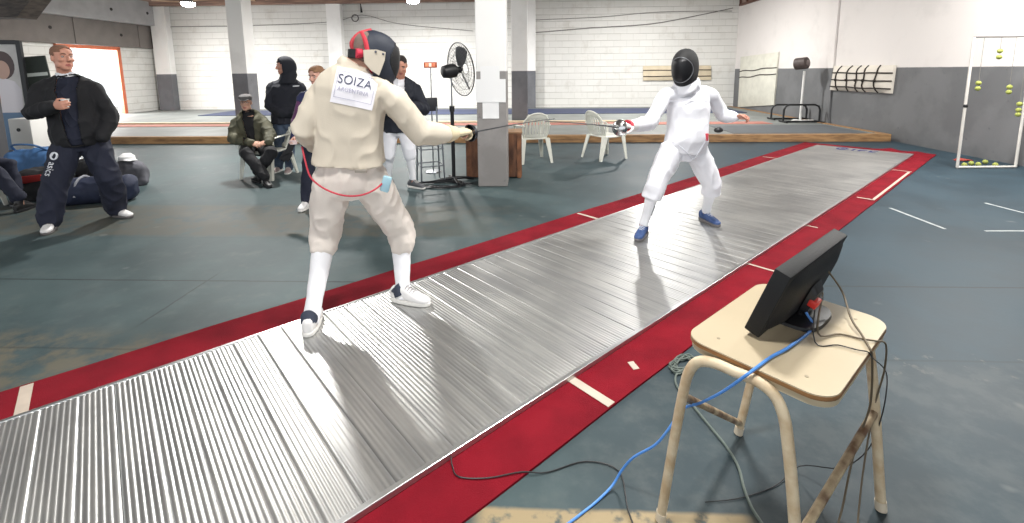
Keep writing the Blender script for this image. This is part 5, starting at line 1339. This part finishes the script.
# ============ 4. seated man in a flat cap
j = J_(dict(neck=(249, 113, 7.22), head=(246, 102.5, 7.14), shR=(237, 122, 7.16), shL=(264, 122, 7.24), elR=(232, 138, 7.0), elL=(270, 136, 7.06), wrR=(252, 143.5, 6.84), wrL=(268, 142.5, 6.86),
            hipR=(249, 149, 7.18), hipL=(263, 149, 7.22), knR=(246, 153, 6.74), knL=(272, 153, 6.72), anR=(266, 178, 6.58), anL=(257, 171.5, 6.78)))
j['toR'] = fl(270, 188, .004); j['toL'] = fl(254, 181, .004)
F4 = Fig(.98, j, (.05, -1, 0), (.25, -.95, -.05))
F4.body('person', 'seated man in flat cap, glasses and olive green parka', SK1, None,
        {'R': ((V((.85, -.3, -.1)), V((0, .6, -.6))), dict(curl=.5, thumb_curl=.3)), 'L': ((V((-.85, -.25, -.1)), V((0, .6, -.6))), dict(curl=.5, thumb_curl=.3))}, V((-3.9, 7.0, 0)), voxel=.006)
F4.eyes(glasses=True)
M_olive = mat('parka_olive', (84, 82, 64), .8, rgb2=(66, 66, 52), vscale=6, bump=.1, bscale=100)
mb = MB(); F4.torso(mb, infl=.04, t0=-.05, belly=.02, wide=.01)
F4.arm(mb, 'R', [.082, .084, .08, .082, .078, .066, .056], t_end=.95); F4.arm(mb, 'L', [.082, .084, .08, .082, .078, .066, .056], t_end=.95)
mb.tube([F4.tor(.95, 1, 1)[0], F4.tor(1.04, 1, 1)[0] - F4.fwd * .02], [.14, .125], 20)
pk = garment(F4, 'parka', mb, M_olive, seed=31, fold=.022, wr=.014)
ax4 = (j['neck'] - F4.pel).normalized(); sd4 = F4.side_s
def pred(p, n):
    r_ = p - F4.pel; t = r_.dot(ax4) / (j['neck'] - F4.pel).length; u = (r_ - ax4 * r_.dot(ax4)).dot(sd4)
    return n.dot(F4.fwd) > .15 and .0 < t < 1.2 and abs(u + .01) < .04 + .045 * t and min((p - j['wrR']).length, (p - j['wrL']).length) > .11
split_off(F4, pk, 'sweater', M_black, pred, .02)
MB().tube([F4.tor(.94, 1, 1)[0], F4.tor(1.06, 1, 1)[0] + F4.fwd * .01], [.085, .072], 18).build('roll_neck', M_black, F4.root)
mb = MB(); F4.torso(mb, infl=.02, t0=-.18, t1=.15, sh=False)
for q in 'LR': F4.leg(mb, q, [.11, .108, .098, .086, .084, .078, .068], t_end=.95)
garment(F4, 'trousers', mb, M_black, seed=34, fold=.014)
M_boot = mat('boot_black', (28, 27, 28), .5)
for q in 'LR': F4.shoe(q, M_boot, M_blk, name='boot')
M_capg = mat('flat_cap_grey', (98, 96, 96), .9, var=.2, vscale=40)
mb = MB(); mb.loft([(F4.hp(0, .0, .045), F4.hr * .084, F4.hf * .105), (F4.hp(0, .008, .07), F4.hr * .094, F4.hf * .122), (F4.hp(0, .012, .1), F4.hr * .088, F4.hf * .115), (F4.hp(0, .0, .125), F4.hr * .06, F4.hf * .08), (F4.hp(0, -.005, .132), F4.hr * .02, F4.hf * .03)], 26)
fc4 = mb.build('flat_cap', M_capg, F4.root)
mb = MB(); mb.loft([(F4.hp(0, .08, .062), F4.hr * .075, F4.hu * .008), (F4.hp(0, .125, .056), F4.hr * .066, F4.hu * .007), (F4.hp(0, .155, .044), F4.hr * .035, F4.hu * .005)], 16); mb.build('cap_peak', M_capg, fc4)
F4.hair(mat('hair_grey', (112, 96, 88), .85), lambda x, y, z: -.03 < z < .06 and y < .02, grow=.005)
# ============ 5. hooded man
j = J_(dict(neck=(286.5, 79, 7.55), head=(284, 66.5, 7.48), shR=(272, 88, 7.5), shL=(301, 88, 7.62), elR=(269, 106, 7.42), elL=(304, 107, 7.58), wrR=(281, 112, 7.36), wrL=(293, 112, 7.40),
            hipR=(281, 121, 7.5), hipL=(293, 121, 7.58), knR=(280, 146, 7.46), knL=(290, 147, 7.5), anR=(279, 167, 7.6), anL=(289, 168, 7.52)))
j['toR'] = fl(275, 173, .004); j['toL'] = fl(285, 176, .004)
F5 = Fig(1.02, j, (-.35, -.93, 0), (-.88, -.47, -.03))
F5.body('person', 'standing man in black hooded sweatshirt with the hood up behind the seated man', skinmat('olive_skin', (196, 142, 120), (160, 96, 90)), None,
        {'R': ((V((.8, .5, -.1)), V((0, .9, 0))), dict(curl=.5, size=.8)), 'L': ((V((-.8, .5, -.1)), V((0, .9, 0))), dict(curl=.5, size=.8))}, V((-3.6, 7.5, 0)), voxel=.006)
F5.eyes(); F5.hair(mat('hair_dark', (40, 32, 30), .8), lambda x, y, z: z > .06 or (z > -.04 and y < .02), grow=.008)
mb = MB(); F5.torso(mb, infl=.04, t0=-.06, wide=.015)
for q in 'LR': F5.arm(mb, q, [.082, .08, .074, .074, .072, .066, .06], t_end=1.0)
mb.loft([F5.tor(.12, .17, .17, .03), F5.tor(.2, .175, .18, .04), F5.tor(.36, .16, .165, .03), F5.tor(.42, .14, .14, .02)], 22, ex=2.6)
mb.loft([(F5.hp(0, -.06, -.06), F5.hr * .10, F5.hf * .09), (F5.hp(0, -.05, -.13), F5.hr * .125, F5.hf * .12), (F5.hp(0, -.03, -.2), F5.hr * .15, F5.hf * .12), (F5.hp(0, -.02, -.26), F5.hr * .16, F5.hf * .1)], 22)
mb.tube([F5.tor(.95, 1, 1)[0], F5.tor(1.06, 1, 1)[0]], [.12, .11], 18)
M_hood = mat('hoodie_black', (30, 32, 42), .85, var=.15, vscale=6, bump=.1, bscale=120)
hd = garment(F5, 'hoodie', mb, M_hood, seed=41, fold=.014)
hv = []; hl = []; hfs = []
for i in range(19):
    for k in range(32):
        p = PI * (i / 18) * .80; a = 2 * PI * k / 32
        x, y, z = math.sin(p) * math.cos(a) * .120, math.sin(p) * math.sin(a) * .148 - .022, math.cos(p) * .165 - .012
        hl.append((x, y, z)); hv.append(F5.hp(x, y, z))
for i in range(18):
    for k in range(32):
        q = (i * 32 + k, i * 32 + (k + 1) % 32, (i + 1) * 32 + (k + 1) % 32, (i + 1) * 32 + k); c = [sum(hl[v][d] for v in q) / 4 for d in range(3)]
        if not (c[1] > .028 + .06 * max(0, c[2] / .14) and c[2] < .118): hfs.append(q)
mb = MB(); mb.add(hv, hfs); hh = mb.build('hood', M_hood, F5.root); md = hh.modifiers.new('t', 'SOLIDIFY'); md.thickness = .018; md.offset = 0
bh = bvh_of(hd); lp = seen(bh, 296, 86)[0]; ex5 = V((1, .1, 0)).normalized(); vs, fs = grid(.075, .018, 6, 2); decal('chest_logo', vs, fs, mat('logo_pale', (186, 188, 194), .7), hd, lp, ex5, V((0, -.05, 1)).normalized(), bh, .005)
mb = MB(); F5.torso(mb, infl=.01, t0=-.18, t1=.15, sh=False)
for q in 'LR': F5.leg(mb, q, [.105, .1, .088, .078, .076, .07, .066], t_end=.97)
garment(F5, 'jeans', mb, mat('denim_blue', (74, 88, 108), .85, rgb2=(58, 70, 90), vscale=8), seed=44, fold=.014)
for q in 'LR': F5.shoe(q, mat('shoe_pinkgrey', (164, 146, 144), .6, var=.2, vscale=20), M_sole)
# ============ 6. woman behind the near fencer
j = J_(dict(neck=(318.5, 90, 5.55), head=(317, 76.5, 5.5), shR=(303.5, 98, 5.5), shL=(332, 98, 5.62), elR=(297, 121, 5.42), elL=(336, 120, 5.6), wrR=(295, 137, 5.22), wrL=(325, 133, 5.38),
            hipR=(311, 143, 5.52), hipL=(325, 143, 5.58), knR=(308, 172, 5.48), knL=(325, 172, 5.54), anR=(306, 200, 5.46), anL=(325, 198, 5.56)))
j['toR'] = fl(303, 210, .004); j['toL'] = fl(325, 208, .004)
F6 = Fig(.95, j, (-.15, -.98, 0), (-.30, -.93, -.18))
F6.body('person', 'woman in navy and purple track jacket half hidden behind the fencer in the cream jacket', skinmat('rosy', (208, 158, 140), (184, 104, 100)), None,
        {'R': ((V((-.25, -.75, -.45)), V((.6, .1, -.6))), dict(curl=.8, thumb_curl=.5)), 'L': ((V((-.4, -.8, -.3)), V((-.5, 0, -.7))), dict(curl=.6))}, V((-2.3, 5.5, 0)), voxel=.006)
F6.eyes(); F6.hair(mat('hair_dark_blond', (140, 104, 76), .8, var=.3, vscale=40), lambda x, y, z: (z > .06 and y < .088) or (z > -.07 and y < .03), grow=.010)
mb = MB(); mb.ell(F6.hp(0, -.125, .02), (.04, .04, .045)); mb.build('hair_bun', mat('hair_dark_blond', (140, 104, 76), .8), F6.root)
M_trk = mat('track_navy', (34, 38, 76), .7, var=.15, vscale=6); mb = MB(); F6.torso(mb, infl=.028, t0=-.1)
for q in 'LR': F6.arm(mb, q, [.076, .074, .066, .066, .064, .056, .048], t_end=.95)
mb.tube([F6.tor(.96, 1, 1)[0], F6.tor(1.05, 1, 1)[0]], [.09, .08], 18)
jk6 = garment(F6, 'track_jacket', mb, M_trk, seed=51, fold=.010)
def pred(p, n): 
    a = (p - j['shR']).dot((j['elR'] - j['shR']).normalized()); L_ = (p - (j['shR'] + (j['elR'] - j['shR']).normalized() * a)).length
    return .06 < a < .36 and L_ < .12 and n.dot(F6.side_s) > .2 and n.y < .25
split_off(F6, jk6, 'sleeve_panel', mat('track_purple', (86, 44, 84), .7), pred, .002)
bh = bvh_of(jk6); vs, fs = grid(.05, .03, 4, 3); decal('chest_logo', vs, fs, mat('logo_pale', (186, 188, 194), .7), jk6, (seen(bh, 306, 101)[0] or at(306, 101, 5.4)), V((1, 0, 0)), V((0, -.1, 1)).normalized(), bh, .005)
mb = MB(); F6.torso(mb, infl=.01, t0=-.18, t1=.15, sh=False)
for q in 'LR': F6.leg(mb, q, [.1, .096, .084, .074, .074, .07, .068], t_end=.98)
garment(F6, 'trousers', mb, M_navy, seed=54, fold=.012)
for q in 'LR': F6.shoe(q, M_shoew, M_sole)
gp_ = F6.grip('R', .10, .02); t = thing('fencing_glove', 'black and white fencing glove hanging from the hand of the woman in the track jacket', 'glove', gp_)
mb = MB(); mb.loft([(gp_ + V((.02, 0, .03)), V((.03, 0, .0)), V((0, .02, 0))), (gp_ + V((-.01, -.01, -.05)), V((.05, 0, .02)), V((0, .025, 0))), (gp_ + V((-.05, -.02, -.12)), V((.055, 0, .02)), V((0, .025, 0)))], 14)
for k in range(5):
    b0 = gp_ + V((-.09 + k * .022, -.02, -.12 - .004 * k)); mb.tube([b0 + V((.01, 0, .03)), b0, b0 + V((-.04, 0, -.05 - .01 * (k % 3)))], [.013, .012, .01], 8, rnd=True)
skin_obj('palm', mb, M_black, t, voxel=.006, smooth=2)
MB().loft([(gp_ + V((.025, 0, .035)), V((.04, 0, .0)), V((0, .028, 0))), (gp_ + V((.02, 0, -.01)), V((.046, 0, .0)), V((0, .03, 0)))], 16).build('cuff', mat('cuff_pink_white', (206, 186, 186), .7), t)
# ============ 7. man in dark jacket over fencing whites, looking at a phone
j = J_(dict(neck=(400, 79.5, 6.4), head=(401, 65.5, 6.3), shR=(385, 90, 6.38), shL=(416, 90, 6.46), elR=(380, 111, 6.28), elL=(424, 110, 6.36), wrR=(393, 107, 6.1), wrL=(412, 105, 6.1),
            hipR=(390, 127, 6.4), hipL=(405, 127, 6.44), knR=(389, 154, 6.36), knL=(410, 154, 6.38), anR=(388, 179, 6.42), anL=(413, 179.5, 6.4)))
j['toR'] = fl(386, 188, .004); j['toL'] = fl(417, 188, .004)
F7 = Fig(1.03, j, (.1, -1, 0), (.15, -.84, -.45), (0, 0, 1))
F7.body('person', 'man in open dark jacket over white fencing clothes looking down at a phone', SK3, None,
        {'R': ((V((.6, -.6, -.1)), V((.3, .2, .9))), dict(curl=.5, thumb_curl=.3)), 'L': ((V((-.75, -.55, .05)), V((-.1, .3, .9))), dict(curl=.75, thumb_curl=.5))}, V((-1.5, 6.4, 0)), voxel=.006)
F7.eyes(); F7.hair(mat('hair_dark', (40, 32, 30), .8), lambda x, y, z: (z > .06 and y < .07) or (z > .0 and y < .02), grow=.004, thick=.003)
mb = MB(); F7.torso(mb, infl=.045, t0=-.1, wide=.01)
for q in 'LR': F7.arm(mb, q, [.09, .088, .082, .082, .078, .068, .056], t_end=.95)
mb.tube([F7.tor(.95, 1, 1)[0], F7.tor(1.03, 1, 1)[0]], [.115, .105], 18)
ct7 = garment(F7, 'jacket', mb, mat('jacket_dark_navy', (28, 32, 44), .8, var=.15, vscale=6), seed=61, fold=.016)
ax7 = (j['neck'] - F7.pel).normalized(); sd7 = F7.side_s
def pred(p, n):
    r_ = p - F7.pel; t = r_.dot(ax7) / (j['neck'] - F7.pel).length; u = (r_ - ax7 * r_.dot(ax7)).dot(sd7)
    return n.dot(F7.fwd) > .1 and .28 < t < 1.15 and -.07 < u < .085 and min((p - j['wrR']).length, (p - j['wrL']).length) > .12
split_off(F7, ct7, 'fencing_shirt', M_white, pred, .018)
mb = MB(); F7.torso(mb, infl=.012, t0=-.18, t1=.15, sh=False)
for q in 'LR': F7.leg(mb, q, [.108, .105, .094, .086, .086, .08, .066], t_end=.22)
garment(F7, 'breeches', mb, M_white, seed=64, fold=.012)
for q in 'LR':
    F7.sock(q, M_sock, t0=.05, r=(.064, .062, .046, .044)); F7.shoe(q, mat('shoe_grey', (92, 94, 98), .6, var=.3, vscale=25), M_sole)
w_, d_, p_, l_ = F7.hands['L']; pp = w_ + d_ * .09 + p_ * .03; t = thing('mobile_phone', 'dark phone in the hands of the man in the open dark jacket', 'phone', pp)
MB().box(pp, (.075, .14, .009), rot=Matrix.Rotation(-.5, 3, 'X'), bev=.003).build('case', M_blk, t); MB().box(pp + V((0, -.0026, .0048)), (.066, .125, .001), rot=Matrix.Rotation(-.5, 3, 'X')).build('screen', mat('display_dark', (14, 16, 20), .12), t)
# ============ 8. seated person cut by the left edge
j = dict(hipR=V((-6.52, 5.36, .53)), hipL=V((-6.50, 5.56, .53)), neck=V((-6.66, 5.47, 1.08)), head=V((-6.53, 5.45, 1.24)), shR=V((-6.55, 5.28, 1.03)), shL=V((-6.52, 5.65, 1.03)), elR=V((-6.48, 5.22, .76)), elL=V((-6.45, 5.72, .76)), wrR=V((-6.4, 5.3, .66)), wrL=V((-6.4, 5.64, .66)),
         knR=V((-6.06, 5.36, .56)), knL=V((-6.12, 5.62, .55)), anR=at(19, 197, 5.42), anL=V((-6.1, 5.62, .1)))
j['toR'] = fl(36, 206, .004); j['toL'] = V((-5.9, 5.6, .004))
F8 = Fig(.98, j, (1, -.05, 0), (1, 0, -.1))
F8.body('person', 'seated person cut by the left edge, navy trouser leg and black shoe in view', SK1, None, {'R': ((V((.9, .1, -.2)), V((0, 0, -1))), dict(curl=.4)), 'L': ((V((.9, -.1, -.2)), V((0, 0, -1))), dict(curl=.4))}, V((-6.4, 5.46, 0)), voxel=.008)
F8.eyes(); F8.hair(mat('hair_dark', (40, 32, 30), .8), lambda x, y, z: z > .06 or (z > -.04 and y < .02), grow=.008)
mb = MB(); F8.torso(mb, infl=.035, t0=-.1)
for q in 'LR': F8.arm(mb, q, [.08, .078, .072, .072, .068, .06, .05], t_end=.95)
mb.tube([F8.tor(.96, 1, 1)[0], F8.tor(1.04, 1, 1)[0]], [.1, .09], 18)
garment(F8, 'jacket', mb, M_navy, seed=71, voxel=.014)
mb = MB(); F8.torso(mb, infl=.02, t0=-.18, t1=.15, sh=False)
for q in 'LR': F8.leg(mb, q, [.105, .1, .086, .076, .074, .072, .072], t_end=.97)
garment(F8, 'trousers', mb, M_navy, seed=74, voxel=.013, fold=.018)
for q in 'LR': F8.shoe(q, M_boot, M_blk)
LAMPS = [
 (at(188, 3, 15.5), 'bright white lamp hanging below the ceiling beam at the left', 330, .5),
 (at(413, 0, 15.5), 'bright white lamp hanging in front of the middle of the back wall', 480, .5),
 (V((-4.2, 8.3, 4.3)), 'ceiling lamp above the seated spectators', 320, .3),
 (V((6.6, 6.3, 4.6)), 'ceiling lamp near the right wall above the white ball frame', 380, .5),
 (V((4.5, 14.6, 4.5)), 'unseen lamp added in the far right corner to brighten the back wall', 450, .4),  # added lamp, out of view, lifts the right half of the back wall
 (V((1.7, 3.3, 4.8)), 'unseen lamp added above the red carpet to light the near pillar', 210, .6),  # added lamp, out of view, brightens the front of the near pillar
 (V((-.8, 1.0, 4.6)), 'unseen lamp added above the near end of the metal strip as frontal fill', 140, .7),  # added lamp, out of view, frontal fill for pillar and near fencer's back
]
WORLD = 1.45
EXPO = 0.1
# ------------------------------------------------------------------ lamps and camera
M_glow = mat('lamp_glow', (255, 255, 255), .4, emit=(255, 252, 244), estr=60)
M_house = mat('lamp_housing', (120, 122, 124), .4, .6)
def lamp(loc, label, power, size=.5, fixture=True, spread=None):
    t = thing('ceiling_lamp', label, 'lamp', loc)
    p = V(loc)
    MB().tube([p + V((0, 0, .18)), p + V((0, 0, .06)), p + V((0, 0, .0))], [.06, .16, .22], 20).build('housing', M_house, t)
    MB().ell(p + V((0, 0, -.03)), (.2, .2, .09)).build('bulb', M_glow, t)
    MB().tube([p + V((0, 0, .18)), V((p.x, p.y, 5.1))], .012, 8).build('rod', M_house, t)
    L = bpy.data.lights.new('lamp_light', 'AREA'); L.shape = 'DISK'; L.size = size; L.energy = power; L.color = (1, .985, .95)
    o = bpy.data.objects.new('lamp_light', L); COL.objects.link(o); o.location = p + V((0, 0, -.16))
    return t
for loc, lab, pw, sz in LAMPS: lamp(loc, lab, pw, sz)
w = bpy.data.worlds.new('World'); scene.world = w; w.use_nodes = True
w.node_tree.nodes['Background'].inputs[0].default_value = (.93, .97, 1.0, 1); w.node_tree.nodes['Background'].inputs[1].default_value = WORLD
sun = bpy.data.lights.new('daylight', 'AREA'); sun.shape = 'RECTANGLE'; sun.size = 3.4; sun.size_y = 2.4; sun.energy = 900; sun.color = (1, .98, .96)
so = bpy.data.objects.new('daylight', sun); COL.objects.link(so); so.location = B(XL - 1.6, 16.0, 1.6); so.rotation_euler = (PI / 2, 0, -PI / 2 + YAW)
cam = bpy.data.cameras.new('camera'); co = bpy.data.objects.new('camera', cam); COL.objects.link(co)
co.matrix_world = Matrix.Translation((0, 0, CAMH)) @ Matrix.Rotation(PI / 2 - PITCH, 4, 'X') @ Matrix.Rotation(ROLL, 4, 'Z')
cam.sensor_width = 36; cam.lens = 36 * FPX / 1024; cam.shift_y = -(261.5 - PY0) / 1024; cam.clip_start = .02
scene.camera = co
vs_ = scene.view_settings; vs_.view_transform = 'Standard'; vs_.look = 'None'; vs_.gamma = 1; vs_.use_curve_mapping = False; vs_.exposure = EXPO
